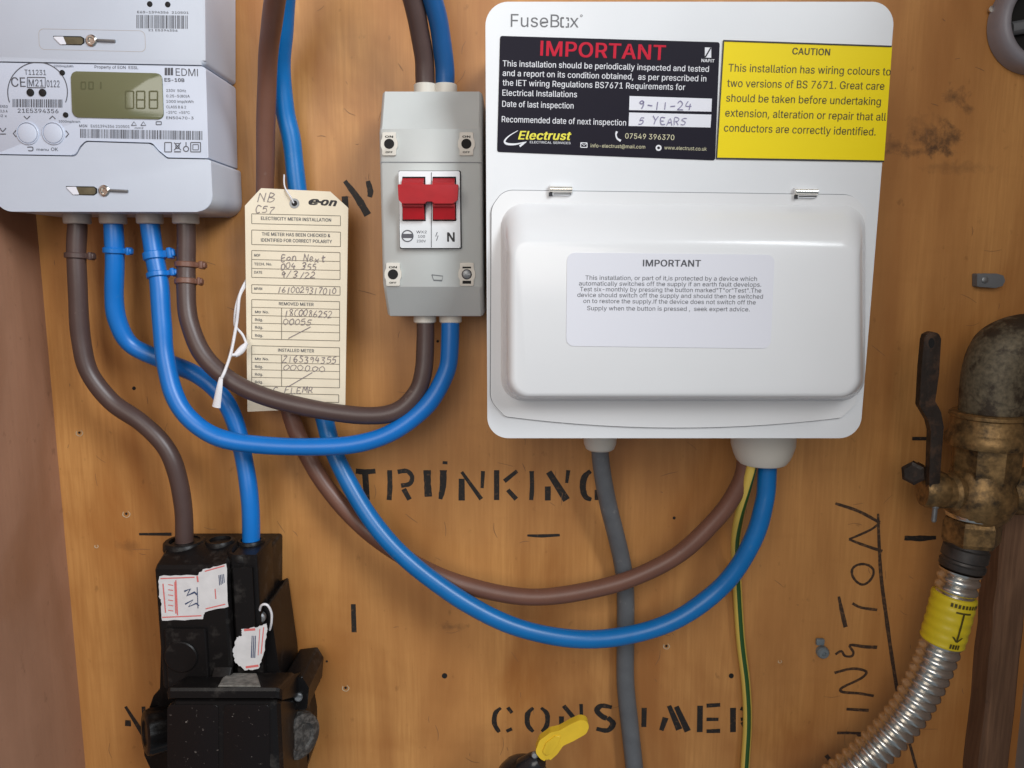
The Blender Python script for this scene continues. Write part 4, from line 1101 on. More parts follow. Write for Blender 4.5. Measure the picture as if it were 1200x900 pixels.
# domed part of the lid
def rring(x0, x1, y0, y1, r, h, n=8):
    q = rp([P2(x0, y0, h), P2(x1, y0 + 3, h), P2(x1 - 1, y1, h), P2(x0, y1, h)], r, n)
    return [Vector((x, -h, z)) for x, z in q]
bm = bmesh.new()
H2 = 0.113
rings = [rring(586.5, 1014.5, 238, 470, .013, lidh - .0002), rring(588.5, 1013, 240, 468.5, .0125, lidh + .0012), rring(590, 1012, 243, 468, .012, lidh + .004),
         rring(592, 1011, 256, 467.5, .011, lidh + .011), rring(594.5, 1009, 269, 466.5, .0105, H2 - .0045), rring(597, 1007, 276, 465.5, .010, H2 - .0020),
         rring(600.5, 1004.5, 281, 463.5, .009, H2 - .0006), rring(604.5, 1001, 286, 460, .008, H2)]
loft(bm, rings)
dome = obj('lid_dome', bm, M_cover, lid, smooth=60)
# hinge clips
for x, y in ((657.5, 222.5), (945, 225.5)):
    bm = bmesh.new()
    hh = HC + .0032
    prism(bm, px_poly([(x-14,y-6),(x+13.5,y-5.5),(x+13.5,y+4.5),(x+9,y+6.5),(x-13,y+6)], hh, .0007), hh, HC - .001, .0005)
    c1 = obj('hinge_clip', bm, M_white, cu)
    bm = bmesh.new()
    tube(bm, [P3(x-13, y-.6, hh + .0002), P3(x+13, y-.2, hh + .0002)], .0016, 12)
    obj('hinge_pin', bm, M_steel, c1)
    bm = bmesh.new()
    rect(bm, x-14.5, y+3, x-10, y+7.5, hh + .0001); rect(bm, x-9, y+4.2, x+12, y+5.4, hh + .0001)
    obj('hinge_slot', bm, M_seam, c1, smooth=0, recalc=False)
# glands
bm = bmesh.new()
lathe(bm, P3(703, 527, .034), (0,0,1), [(0,.0062),(0,.0078),(.0010,.0092),(.0040,.0104),(.0085,.0108),(.03,.0108)], 28)
obj('cable_gland', bm, M_gland, cu)
bm = bmesh.new()
lathe(bm, P3(893, 543, .040), (0,0,1), [(0.0015,.012),(0,.0135),(.0007,.0150),(.0030,.0166),(.0065,.0182),(.0125,.0200),(.035,.0204)], 36)
obj('cable_gland', bm, M_gland, cu)
# brand print
hp = HC + .0001
bm = bmesh.new()
text(bm, 'FuseB', 598.5, 31.3, 655.5, 32, 15, hp, .004)
text(bm, 'x', 667.5, 32, 678, 32.2, 15, hp, .004)
for pts in ([(657.5,21),(657.5,31.2)], [(657.5,31.4),(661,31.4)], [(663,31.6),(666,31.6),(666,27)], [(666,24.5),(666,21.2),(663.5,21.2)], [(661,21),(657.5,21)]):
    stroke(bm, pts, 1.8, hp, smooth=False)
ring(bm, 681.3, 18.5, 1.2, .6, hp, n=10)
obj('brand_lettering', bm, M_brand, cu, smooth=0, recalc=False)

# dark inspection label
hl = HC + .0003
lab = sheet('inspection_label', px_poly([(586,42),(843.5,49.5),(838,188),(582.5,178)], hl, .0012), hl, M_lblack, cu)
lab['label'] = 'dark inspection sticker with red heading and handwritten dates'
hp = hl + .0001
bm = bmesh.new()
text(bm, 'IMPORTANT', 633.5, 65, 779, 70.3, 17, hp, .022)
obj('lettering', bm, M_lred, lab, smooth=0, recalc=False)
bm = bmesh.new()
text(bm, 'This installation should be periodically inspected and tested', 589, 77.7, 830.5, 84.3, 7, hp, .008)
text(bm, 'and a report on its condition obtained,  as per prescribed in', 589, 88.9, 827.5, 95.6, 7, hp, .008)
text(bm, 'the IET wiring Regulations BS7671 Requirements for', 589, 100.2, 802.7, 105.6, 7, hp, .008)
text(bm, 'Electrical Installations', 588.7, 112, 676, 114, 7, hp, .008)
text(bm, 'Date of last inspection', 588.5, 125, 672, 127.3, 7, hp, .008)
text(bm, 'Recommended date of next inspection', 588, 143, 733.5, 147.2, 7, hp, .008)
text(bm, 'ELECTRICAL SERVICES', 621, 167.8, 668.5, 169, 2.6, hp)
stroke(bm, [(607,153),(597,159),(591.5,165),(594,168.5),(604,169),(615,166.5)], [.6,1.2,2,2.6,2,.6], hp)
stroke(bm, [(609,171.5),(613,168.5),(617,166)], [2.4,2,.6], hp)
stroke(bm, [(723,154),(721.8,158),(723.5,162.5),(727.5,165)], [2.6,1.6,1.8,2.6], hp)
frame_rect(bm, 680.5, 167.3, 688, 172.6, .9, hp, .02); stroke(bm, [(680.5,167.5),(684.3,170.4),(688,167.7)], .7, hp, smooth=False)
ring(bm, 771.8, 173.3, 2.6, 1.8, hp)
rect(bm, 826, 55.5, 833.5, 67.5, hp, .03)
text(bm, 'NAPIT', 822, 72.6, 837, 73.2, 3.6, hp, .03)
obj('lettering', bm, M_lw, lab, smooth=0, recalc=False)
bm = bmesh.new()
stroke(bm, [(826.5,67),(833,56)], 1.4, hp + .0002)
obj('emblem_slash', bm, M_lblack, lab, smooth=0, recalc=False)
bm = bmesh.new()
text(bm, 'Electrust', 607.5, 163.2, 669, 164, 9.6, hp, .03, .25)
obj('lettering', bm, M_ly, lab, smooth=0, recalc=False)
bm = bmesh.new()
text(bm, '07549 396370', 732.5, 162.3, 790, 164.2, 6.2, hp, .006)
text(bm, 'info-electrust@mail.com', 692, 172.6, 756, 174.2, 4.2, hp, .004)
text(bm, 'www.electrust.co.uk', 778.5, 175, 828, 176.6, 4.2, hp, .004)
obj('lettering', bm, M_lyp, lab, smooth=0, recalc=False)
bm = bmesh.new()
flat(bm, [P2(*p, hp) for p in ((737.8,112.5),(834.3,115.6),(833.6,130.8),(737.3,129))], hp)
flat(bm, [P2(*p, hp) for p in ((737.3,131.8),(833.6,134.3),(832.6,149.4),(736.6,147.6))], hp)
obj('date_box', bm, M_lwhite, lab, smooth=0, recalc=False)
bm = bmesh.new()
hand(bm, '9-11-24', 748, 127.3, 812, 129, 10, 1.2, hp + .0002, 3)
obj('handwriting', bm, M_penb, lab, smooth=0, recalc=False)
bm = bmesh.new()
hand(bm, '5 YEARS', 748, 145.6, 806, 147, 8.5, 1.1, hp + .0002, 5)
obj('handwriting', bm, M_penb, lab, smooth=0, recalc=False)

# yellow caution label
ylb = sheet('caution_label', px_poly([(847.5,47.2),(1045.5,54),(1036,189.5),(839,186)], hl), hl, M_lyel, cu)
ylb['label'] = 'yellow caution sticker with a thin dark border'
bm = bmesh.new()
stroke(bm, [(847.5,47.6),(1045,54.4)], 1.6, hp); stroke(bm, [(839.4,185.6),(1036,189)], 1.8, hp); stroke(bm, [(848,47.5),(839.6,186)], 1.6, hp)
obj('label_border', bm, M_print, ylb, smooth=0, recalc=False)
bm = bmesh.new()
text(bm, 'CAUTION', 928.5, 63.6, 972.3, 64.9, 7.6, hp, .022)
text(bm, 'This installation has wiring colours to', 853.5, 83.7, 1043.5, 88.4, 9, hp, .008)
text(bm, 'two versions of BS 7671. Great care', 852, 101.7, 1036, 105.3, 9, hp, .008)
text(bm, 'should be taken before undertaking', 851, 119, 1032, 123.3, 9, hp, .008)
text(bm, 'extension, alteration or repair that all', 849.7, 136.5, 1038, 141.5, 9, hp, .008)
text(bm, 'conductors are correctly identified.', 848.3, 154, 1026, 158.9, 9, hp, .008)
obj('lettering', bm, M_ltext, ylb, smooth=0, recalc=False)

# white notice on the lid
hn = H2 + .0003
nl = sheet('notice_label', px_poly([(664.5,296),(908,298.5),(903,408.5),(663.5,405.5)], hn, .0042), hn, M_lwhite, lid)
hp = hn + .0001
bm = bmesh.new()
text(bm, 'IMPORTANT', 753.6, 312, 821, 312.4, 7.6, hp, .022)
for t, a, b, c, d in (
 ('This installation, or part of it,is protected by a device which', 686, 327.8, 887, 329.2),
 ('automatically switches off the supply if an earth fault develops.', 678.5, 334.5, 892, 336),
 ('Test six-monthly by pressing the button marked"T"or"Test".The', 679.7, 341.2, 892, 343),
 ('device should switch off the supply and should then be switched', 676.6, 347.9, 894, 350),
 ('on to restore the supply.If the device does not switch off the', 683.6, 355, 885.5, 356.8),
 ('Supply when the button is pressed ,  seek expert advice.', 688, 363.5, 878.5, 364.9)):
    text(bm, t, a, b, c, d, 5.0, hp, .0)
obj('lettering', bm, M_printg, nl, smooth=0, recalc=False)

# ------------------------------------------------------------------ card tag on its string
HTAG = 0.0268
tg = thing('card_tag', 'buff card tag with handwritten meter details tied among the cables', 'tag', P3(346, 480, HTAG))
bm = bmesh.new()
outl = [(287,241),(306,220.5),(387,224.5),(408,243.5),(404.5,477.5),(290,482.5)]
prism(bm, px_poly(outl, HTAG, .0006, 3), HTAG, HTAG - .0006)
card = obj('card', bm, M_card, tg, smooth=0)
hp = HTAG + .0001
bm = bmesh.new()
ring(bm, 345, 238.3, 4.6, 2.4, hp, n=20)
obj('eyelet', bm, M_zinc, card, smooth=0, recalc=False)
bm = bmesh.new()
disc(bm, 345, 238.3, 3.8, hp + .0001, 14)
obj('eyelet_hole', bm, M_hole, card, smooth=0, recalc=False)
bm = bmesh.new()
hh = hp
def bx_(x0, y0, x1, y1): frame_rect(bm, x0, y0, x1, y1, .75, hh, .024)
bx_(295, 250.5, 399, 262); bx_(295, 269.5, 399, 286.5); bx_(295, 293.5, 398.5, 325); bx_(295, 333.5, 398.5, 343.5); bx_(295, 351, 398, 397); bx_(295, 405, 398, 452); bx_(330, 461, 397, 470)
for y in (304, 314.5): stroke(bm, [(295,y),(398.5,y+2.4)], .6, hh)
for y0, r in ((351, (360, 369.5, 378.5, 387.5)), (405, (415, 424.5, 433, 442))):
    for y in r: stroke(bm, [(295,y),(398,y+2.4)], .6, hh)
stroke(bm, [(330,361),(330,398)], .7, hh); stroke(bm, [(330,416),(330,453)], .7, hh)
obj('form_lines', bm, mat('form_line_print', (.19,.16,.12), .7), card, smooth=0, recalc=False)
bm = bmesh.new()
text(bm, 'ELECTRICITY METER INSTALLATION', 306, 257.6, 388, 259.8, 3.8, hp, .02)
text(bm, 'THE METER HAS BEEN CHECKED &', 307, 276, 387, 278, 3.8, hp, .02); text(bm, 'IDENTIFIED FOR CORRECT POLARITY', 306, 283, 389, 285, 3.8, hp, .02)
for t, x, y in (('MOP', 298, 300.5), ('TECH. No.', 298, 310.8), ('DATE', 298, 320.5), ('MPAN', 298, 339.6), ('Mtr No.', 299, 367), ('Rdg.', 299, 376), ('Rdg.', 299, 385), ('Rdg.', 299, 394.5), ('Mtr No.', 299, 422), ('Rdg.', 299, 431), ('Rdg.', 299, 440), ('Rdg.', 299, 449)):
    text(bm, t, x, y, x + 2.3 * len(t), y + .2, 3, hp, .02)
text(bm, 'REMOVED METER', 327, 357.6, 367.5, 358.6, 3.6, hp, .02); text(bm, 'INSTALLED METER', 326, 412, 368, 413, 3.6, hp, .02)
obj('lettering', bm, M_printg, card, smooth=0, recalc=False)
bm = bmesh.new()
text(bm, 'e', 362.5, 239.6, 373, 240, 8.5, hp, .05, .3); text(bm, 'on', 376.5, 240.2, 394, 241.6, 8.5, hp, .05, .3); stroke(bm, [(373.6,236.6),(376.6,236.8)], 2.2, hp)
obj('lettering', bm, M_print, card, smooth=0, recalc=False)
bm = bmesh.new()
h3 = hp + .0002
hand(bm, 'NB', 302, 236.5, 324, 238, 10, .9, h3, 1); hand(bm, 'C57', 299, 249, 323, 250.5, 8, .9, h3, 2)
obj('handwriting', bm, M_pen, card, smooth=0, recalc=False)
bm = bmesh.new()
hand(bm, 'Eon Next', 329, 305.5, 382, 307, 8, 1.0, h3, 3); hand(bm, '004 355', 329, 315.5, 372, 316.5, 7.5, 1.0, h3, 4); hand(bm, '9/3/22', 329, 325, 371, 326, 7.5, 1.0, h3, 5)
hand(bm, '1610029317010', 325, 343, 395, 345, 7.2, .9, h3, 6)
hand(bm, '18C0086252', 333, 370.5, 390, 372, 7.5, .9, h3, 7); hand(bm, '00055', 332, 380, 366, 381, 6.5, .9, h3, 8)
stroke(bm, [(338,396.5),(364,383)], 1, h3); stroke(bm, [(338,453),(366,436.5)], 1, h3)
hand(bm, 'Z16S394355', 331, 424.5, 395, 427, 7.5, .9, h3, 9); hand(bm, '000000', 332, 434, 382, 435.5, 6.5, .9, h3, 10)
hand(bm, 'C FLEMR', 320, 460.5, 368, 461, 7, .9, h3, 11)
obj('handwriting', bm, M_pen, card, smooth=0, recalc=False)
# string: loop through the eyelet and loose strands at the left
bm = bmesh.new()
def cord(pts, r): tube(bm, catmull([P3(*p) for p in pts], 6), r, 8)
cord([(344,238,HTAG+.0002),(340,230,HTAG+.0016),(335,222,HTAG+.0010),(333,215,HTAG-.002),(333,205,HTAG-.008)], .0005)
obj('string', bm, M_string, tg, smooth=60)
bm = bmesh.new()
cord([(290,326,.022),(282,342,.030),(276.5,360,.032),(275,378,.031),(277,384,.031),(284,392,.031),(288,401,.032),(289,405,.033)], .00085)
cord([(290,330,.022),(281,346,.031),(279,362,.033),(277,380,.033),(273,402,.036),(270,416,.042),(263,436,.053),(259,444,.0545)], .0010)
cord([(270,416,.042),(276,415.5,.040),(282,411,.036),(287,405,.034)], .0010)
cord([(274,399,.036),(271,411,.041),(266,428,.050),(260,443,.0548)], .0008)
obj('string', bm, M_string, tg, smooth=60)
bm = bmesh.new()
tube(bm, catmull([P3(*p) for p in [(275,417,.040),(281,412,.037),(286,406,.035),(289,402,.034)]], 5), lambda i: .0012 + .0011 * math.sin(min(1, i / 12) * 3.0), 10)
tube(bm, catmull([P3(*p) for p in [(259,442,.0545),(257,455,.0555),(253.5,477,.0545)]], 6), lambda i: .0011 + .00013 * i, 10, 0.5)
obj('frayed_end', bm, M_string, tg, smooth=60)

# ------------------------------------------------------------------ black service fuse unit
co = thing('service_fuse', 'dusty black service fuse unit with torn paper seals at lower left', 'fuse unit', P3(255, 900, 0))
bm = bmesh.new()
def vprism(profile, x0, x1, hx, bev=.0012):
    """profile of (h, photo y) seen from the side, extruded from photo x0 to x1 (measured on plane hx)"""
    a = P2(x0, 720, hx)[0]; b = P2(x1, 720, hx)[0]
    pr = [(h, P2(600, y, h)[1]) for h, y in profile]
    rings = []
    ch = sum(h for h, z in pr) / len(pr); cz = sum(z for h, z in pr) / len(pr)
    def ins(x, k): return [Vector((x, -(h - (k if h > ch else 0)), z + (k if z < cz else -k))) for h, z in pr]
    for x, k in ((a, bev), (a + bev * .35, bev * .35), (a + bev, 0), (b - bev, 0), (b - bev * .35, bev * .35), (b, bev)):
        rings.append(ins(x, k))
    loft(bm, rings)
prism(bm, px_poly([(192,640),(318,640),(318,930),(184,930)], .026, .002), .026, .001, .002, 3)
obj('rear_body', bm, M_black, co)
def ytop(y, h0, h1):
    """photo y, on plane h1, of a level top that shows at y on plane h0"""
    z = P2(600, y, h0)[1]
    lo, hi = 0, 1200
    for _ in range(40):
        m = (lo + hi) / 2
        if P2(600, m, h1)[1] > z: lo = m
        else: hi = m
    return lo
# left carrier with sloping shoulder
bm = bmesh.new()
vprism([(.024,ytop(639,.040,.024)), (.040,639), (.058,662), (.060,667), (.060,806), (.024,806)], 184, 268, .06, .002)
obj('fuse_carrier', bm, M_black, co, smooth=25)
bm = bmesh.new()
vprism([(.026,ytop(641,.042,.026)), (.041,641), (.042,642), (.042,720), (.026,720)], 238, 276, .042)
obj('middle_column', bm, M_black, co, smooth=25)
bm = bmesh.new()
vprism([(.024,ytop(650,.054,.024)), (.053,650), (.054,652), (.054,808), (.024,808)], 273, 305, .054)
obj('neutral_column', bm, M_black, co, smooth=25)
bm = bmesh.new()
vprism([(.054,664), (.0565,665), (.0565,775), (.054,776)], 275, 298, .0565, .0006)
obj('column_panel', bm, M_black, co, smooth=25)
for x, y, hh, r in ((216,633,.033,.0125), (258,632,.034,.0088), (286,644,.044,.0098), (294,632,.031,.0085)):
    bm = bmesh.new()
    lathe(bm, P3(x, y, hh) - Vector((0,0,.005)), (0,0,1), [(0,r*1.08),(.0040,r*1.05),(.0050,r*.97),(.0050,r*.78),(.0010,r*.72),(.0010,0)], 30)
    c = obj('cable_entry', bm, M_black, co, smooth=40)
    bm = bmesh.new()
    lathe(bm, P3(x, y, hh) - Vector((0,0,.0030)), (0,0,1), [(0,r*.76),(.0003,r*.76),(.0003,0)], 24)
    obj('entry_hole', bm, M_hole, c, smooth=0)
bm = bmesh.new()
vprism([(.060,735), (.0622,737), (.0622,806), (.060,806)], 190, 240, .0622, .0012)
obj('carrier_pad', bm, M_black, co, smooth=25)
bm = bmesh.new()
vprism([(.054,776), (.060,782), (.066,800), (.054,800)], 246, 268, .06, .0010)
obj('carrier_rib', bm, M_black, co, smooth=25)
# raised round boss on the carrier
bm = bmesh.new()
lathe(bm, P3(213, 769, .0618), (0,-1,0), [(0,.0105),(.0012,.0105),(.0018,.0098),(.0018,0)], 28)
obj('carrier_boss', bm, M_black, co, smooth=40)
# dusty shelf and lower cover
bm = bmesh.new()
vprism([(.04,792), (.054,788), (.086,806), (.087,810), (.087,818), (.04,818)], 188, 325, .086, .0030)
obj('shelf', bm, M_black, co, smooth=25)
bm = bmesh.new()
def on_slope(x, k, lift):
    """point on the shelf's sloping top, k = 0 at the back, 1 at the front"""
    a = Vector((-.054, P2(600, 788, .054)[1])); b = Vector((-.086, P2(600, 806, .086)[1]))
    q = a.lerp(b, k)
    n = Vector((-(a.y - b.y), b.x - a.x)).normalized()
    if n.y < 0: n = -n
    q = q + n * lift
    return Vector((P2(x, 795, -q.x)[0], q.x, q.y))
top = [on_slope(*p, .0007) for p in ((256,.90),(304,.92),(300,.12),(270,.10),(262,.4))]
bot = [on_slope(*p, -.0006) for p in ((254,.93),(306,.95),(302,.08),(268,.06),(259,.4))]
loft(bm, [top, bot])
obj('dusty_ledge', bm, M_dust, co, smooth=25)
bm = bmesh.new()
vprism([(.03,818), (.083,818), (.086,822), (.086,960), (.03,960)], 190, 321, .086, .0045)
lower = obj('lower_cover', bm, M_black, co, smooth=25)
bm = bmesh.new()
prism(bm, px_poly([(196,826),(256,826),(256,935),(196,935)], .0864, .003), .0864, .084, .0003)
obj('cover_panel', bm, M_maroon, lower, smooth=25)
bm = bmesh.new()
prism(bm, px_poly([(262,826),(316,826),(316,935),(262,935)], .0864, .003), .0864, .084, .0003)
obj('cover_panel', bm, M_maroon, lower, smooth=25)
# gusset rising on the right
bm = bmesh.new()
prism(bm, px_poly([(306,712),(316,706),(328,790),(336,930),(318,930),(316,822),(300,800)], .046, .0012), .046, .004, .0012)
obj('side_gusset', bm, M_black, co, smooth=25)
# ears with fixing knobs
bm = bmesh.new()
prism(bm, px_poly([(318,792),(352,796),(357,822),(362,850),(362,890),(348,930),(318,930)], .024, .003), .024, .001, .002)
obj('base_ear', bm, M_black, co, smooth=25)
bm = bmesh.new()
prism(bm, px_poly([(195,800),(180,815),(168,850),(169,885),(185,920),(200,930)], .024, .003), .024, .001, .002)
obj('base_ear', bm, M_black, co, smooth=25)
for x, y, hh, k, m in ((349, 861, .050, 1, M_blackd), (179, 857, .034, -1, M_black)):
    bm = bmesh.new()
    ax = Vector((k * .80, -.58, .08)).normalized()
    u = Vector((0, 0, 1)); u = (u - ax * u.dot(ax)).normalized(); v = ax.cross(u)
    NN = 48
    rings = []
    for d, rr, rib in ((-.012, .0150, 1), (.002, .0155, 1), (.0042, .0146, 0), (.0052, .0128, 0), (.0052, .0090, 0), (.0040, .0080, 0), (.0040, .0001, 0)):
        rings.append([P3(x, y, hh) + ax * d + (u * math.cos(2*math.pi*i/NN) + v * math.sin(2*math.pi*i/NN)) * rr * (1 - (.06 if rib and i % 4 < 2 else 0)) for i in range(NN)])
    loft(bm, rings)
    obj('fixing_knob', bm, m, co, smooth=35)
bm = bmesh.new()
prism(bm, px_poly([(331,796),(354,793),(362,806),(360,832),(333,832)], .050, .0015), .050, .010, .0018)
obj('fixing_lug', bm, M_black, co, smooth=25)
for x, y in ((340, 804), (350, 816)):
    bm = bmesh.new()
    lathe(bm, P3(x, y, .050), (.1,-1,.2), [(0,.0028),(.0022,.0028),(.0030,.0020),(.0030,0)], 16)
    box(bm, P3(x, y, .0532), .0044, .0006, .0008)
    obj('screw_head', bm, M_zinc, co)
bm = bmesh.new()
lathe(bm, P3(363, 863, .020), (.3,-1,.1), [(0,.0022),(.0022,.0022),(.0030,.0014),(.0030,0)], 14)
obj('screw_head', bm, mat('pale_rivet', (.5,.47,.43), .6), co)
# paper seals
def curled(pts, h, wob, seed):
    """paper sheet with ragged outline, laid over and slightly lifted"""
    rg = random.Random(seed)
    out = []
    n = len(pts)
    for i in range(n):
        a, b = pts[i], pts[(i + 1) % n]
        for k in range(7):
            t = k / 7
            out.append((a[0] + (b[0]-a[0])*t + rg.uniform(-wob, wob), a[1] + (b[1]-a[1])*t + rg.uniform(-wob, wob)))
    return [P2(x, y, h) for x, y in out]
hs = .0606
seal = obj('paper_seal', prism(bmesh.new(), curled([(186,675),(231,674),(238,668),(265,660),(267,711),(240,717),(237,726),(190,727),(189,705),(186,698)], hs, .7, 2), hs, hs - .0003), M_stick, co, smooth=0)
hp = hs + .0001
bm = bmesh.new()
for pts in ([(188,678),(228,676.5)], [(190,723.5),(236,721.5)], [(206,680),(208,721)], [(240,669.5),(263,663)], [(241,713.5),(264,708)], [(191,684),(194,718)], [(205,682),(206,719)]):
    stroke(bm, pts, 1.5, hp)
for i in range(6): stroke(bm, [(197, 685 + i*6), (203, 686 + i*6)], 1.1, hp)
stroke(bm, [(231,675),(232,682)], 2, hp); stroke(bm, [(252,690),(253,702)], 1.2, hp)
obj('seal_print', bm, M_pink, seal, smooth=0, recalc=False)
bm = bmesh.new()
stroke(bm, [(216,693),(223,690),(219,698),(228,694),(231,697)], 2.3, hp + .0001, smooth=False)
stroke(bm, [(217,708),(226,703),(221,711),(230,707),(233,710)], 1.9, hp + .0001, smooth=False)
stroke(bm, [(231,688),(232,713)], .8, hp + .0001)
for i in range(4): stroke(bm, [(256.5 + i*1.8, 674 - i*.4), (257.5 + i*1.8, 686 - i)], .9, hp + .0001)
obj('seal_print', bm, M_bink, seal, smooth=0, recalc=False)
hs = .0573
seal2 = obj('paper_seal', prism(bmesh.new(), curled([(283,738),(300,735),(312,731),(313,740),(309,766),(303,784),(287,785),(275,776),(273,762),(277,748),(283,745)], hs, .8, 4), hs, hs - .0003), M_stick, co, smooth=0)
hp = hs + .0001
bm = bmesh.new()
stroke(bm, [(286,738.5),(299,737.5)], 3, hp); stroke(bm, [(288,782),(303,780)], 3, hp); stroke(bm, [(309,735),(306,766)], 1.3, hp); stroke(bm, [(304.5,737),(302.5,768)], 1, hp)
obj('seal_print', bm, M_pink, seal2, smooth=0, recalc=False)
bm = bmesh.new()
for i in range(3): stroke(bm, [(295.5 + i*2, 745), (294.5 + i*2, 771)], [.9,1.2], hp + .0001)
obj('seal_print', bm, M_bink, seal2, smooth=0, recalc=False)
# seal wire loop with lead
bm = bmesh.new()
tube(bm, catmull([P3(*p) for p in [(303,722,.05),(306,710,.055),(313,709,.056),(318,718,.054),(318,730,.052),(316,738,.05)]], 6), .0008, 8)
obj('seal_wire', bm, M_string, co, smooth=60)
bm = bmesh.new()
lathe(bm, P3(306, 722, .048), (0,-1,0), [(0,.0036),(.003,.0036),(.0042,.0026),(.0042,0)], 18)
obj('lead_seal', bm, M_zinc, co)

# ------------------------------------------------------------------ gas valve on the right
gv = thing('gas_valve', 'dirty brass gas valve and elbow with a dark iron lever at the right', 'valve', P3(1150, 640, .03))
hc = .048
bm = bmesh.new()
# elbow: comes up from the valve and turns away to the right
path = catmull([P3(*p) for p in [(1160,512,hc),(1163,475,hc),(1166,440,hc),(1175,415,hc),(1194,405,hc),(1222,403,hc),(1300,405,hc)]], 7)
def er(i):
    base = .0186
    return base * (1.0 if i < 21 else 1.02)
tube(bm, path, er, 28)
obj('pipe_elbow', bm, M_oldpipe, gv, smooth=50)
bm = bmesh.new()
up = (P3(1163, 450, hc) - P3(1150, 590, hc)).normalized()
c = P3(1157, 516, hc)
lathe(bm, c, up, [(-.003,.015),(-.003,.0232),(-.0015,.0240),(.0030,.0236),(.0055,.0222),(.0062,.0218),(.0145,.0214),(.0155,.0226),(.0175,.0226),(.0185,.0212)], 30)
obj('elbow_collar', bm, M_brass, gv, smooth=35)
bm = bmesh.new()
lathe(bm, P3(1155, 540, hc), up, [(-.014,.012),(-.014,.0175),(-.010,.0192),(-.004,.0196),(.004,.0198),(.0095,.0200),(.0100,.014)], 8)
obj('upper_nut', bm, M_brass, gv, smooth=20)
bm = bmesh.new()
lathe(bm, P3(1147, 582, hc), up, [(-.016,.010),(-.016,.0140),(-.012,.0178),(-.004,.0215),(.004,.0212),(.012,.0186),(.018,.0165),(.020,.012)], 26)
# side branch of the body
lathe(bm, P3(1150, 578, hc), (1, 0, .05), [(0,.0130),(.016,.0130),(.020,.0150),(.034,.0150),(.036,.012)], 22)
lathe(bm, P3(1140, 575, hc), (-1, -.15, 0), [(.008,.0125),(.016,.0125),(.018,.0105),(.025,.0100),(.025,.004)], 20)
obj('valve_body', bm, M_brass, gv, smooth=35)
bm = bmesh.new()
lathe(bm, P3(1139, 621, hc), up, [(-.0085,.012),(-.0085,.0160),(-.006,.0172),(.005,.0172),(.0078,.0160),(.0082,.012)], 6)
obj('lower_nut', bm, M_brass, gv, smooth=15)
bm = bmesh.new()
lathe(bm, P3(1142, 603, hc), up, [(-.001,.014),(-.001,.0166),(.001,.0172),(.003,.0166),(.003,.014)], 26)
obj('nut_ring', bm, M_steel, gv, smooth=35)
# lever
bm = bmesh.new()
hl_ = .060
c = P3(1097, 573, .05)
lathe(bm, c + Vector((-.009, 0, 0)), (1, -.1, 0), [(0,.006),(0,.0105),(.002,.0115),(.012,.0115),(.014,.0105),(.016,.006)], 20)
obj('lever_hub', bm, M_brass, gv, smooth=35)
bm = bmesh.new()
prism(bm, px_poly([(1085,392),(1092,388.5),(1100,390.5),(1103,397),(1100.5,440),(1096,470),(1103,483),(1106,500),(1103,540),(1101,588),(1090.5,588),(1089,560),(1091,505),(1088,493),(1077.5,475),(1080,430),(1083,398)], hl_, .0014, 4), hl_, hl_ - .0050, .0012, 3)
lever = obj('lever', bm, M_iron, gv, smooth=35)
bm = bmesh.new()
disc(bm, 1091.5, 402, 3.6, hl_ + .0001, 16, 6)
obj('lever_hole', bm, M_hole, lever, smooth=0, recalc=False)
bm = bmesh.new()
lathe(bm, P3(1072, 553, .045), (-.8, -1, 0), [(-.012,.0040),(0,.0042),(.001,.0075),(.005,.0075),(.006,.0055),(.006,0)], 6)
obj('pivot_nut', bm, M_iron, gv, smooth=20)
bm = bmesh.new()
lathe(bm, P3(1094, 612, .055), (.02, 0, 1), [(0,.0008),(.001,.0016),(.009,.0016),(.0095,.0022),(.012,.0022),(.012,0)], 12)
obj('stop_screw', bm, M_zinc, gv)

# corrugated hose
gh = thing('gas_hose', 'ribbed steel gas hose with a yellow sleeve curving below the brass valve', 'hose', P3(1100, 760, .04))
ctrl = [P3(*p) for p in [(1126,668,hc),(1119,695,hc),(1110,730,hc),(1098,768,.047),(1083,802,.046),(1063,836,.045),(1036,868,.044),(1002,899,.043),(965,926,.042),(910,958,.041)]]
path = catmull(ctrl, 40)
ln = [0]
for a, b in zip(path, path[1:]): ln.append(ln[-1] + (b - a).length)
# resample evenly
def resample(path, ln, step):
    out = []; s = 0; i = 0
    while s < ln[-1]:
        while ln[i + 1] < s: i += 1
        t = (s - ln[i]) / max(1e-9, ln[i + 1] - ln[i])
        out.append(path[i].lerp(path[i + 1], t)); s += step
    return out
PITCHR = .0062
rs = resample(path, ln, PITCHR / 8)
bm = bmesh.new()
tube(bm, rs, lambda i: .0108 + .0020 * (0.5 + 0.5 * math.cos(2 * math.pi * i / 8)) ** .6, 26)
obj('ribbed_tube', bm, M_steel, gh, smooth=70)
i0 = int(.0165 / (PITCHR / 8)); i1 = int(.0510 / (PITCHR / 8))
bm = bmesh.new()
sp_ = rs[i0:i1]
tube(bm, sp_, lambda i: .0134 + .00025 * math.cos(2 * math.pi * (i0 + i) / 8) - (.0008 if i in (0, len(sp_) - 1) else 0), 30)
slv = obj('yellow_sleeve', bm, M_sleeve, gh, smooth=60)
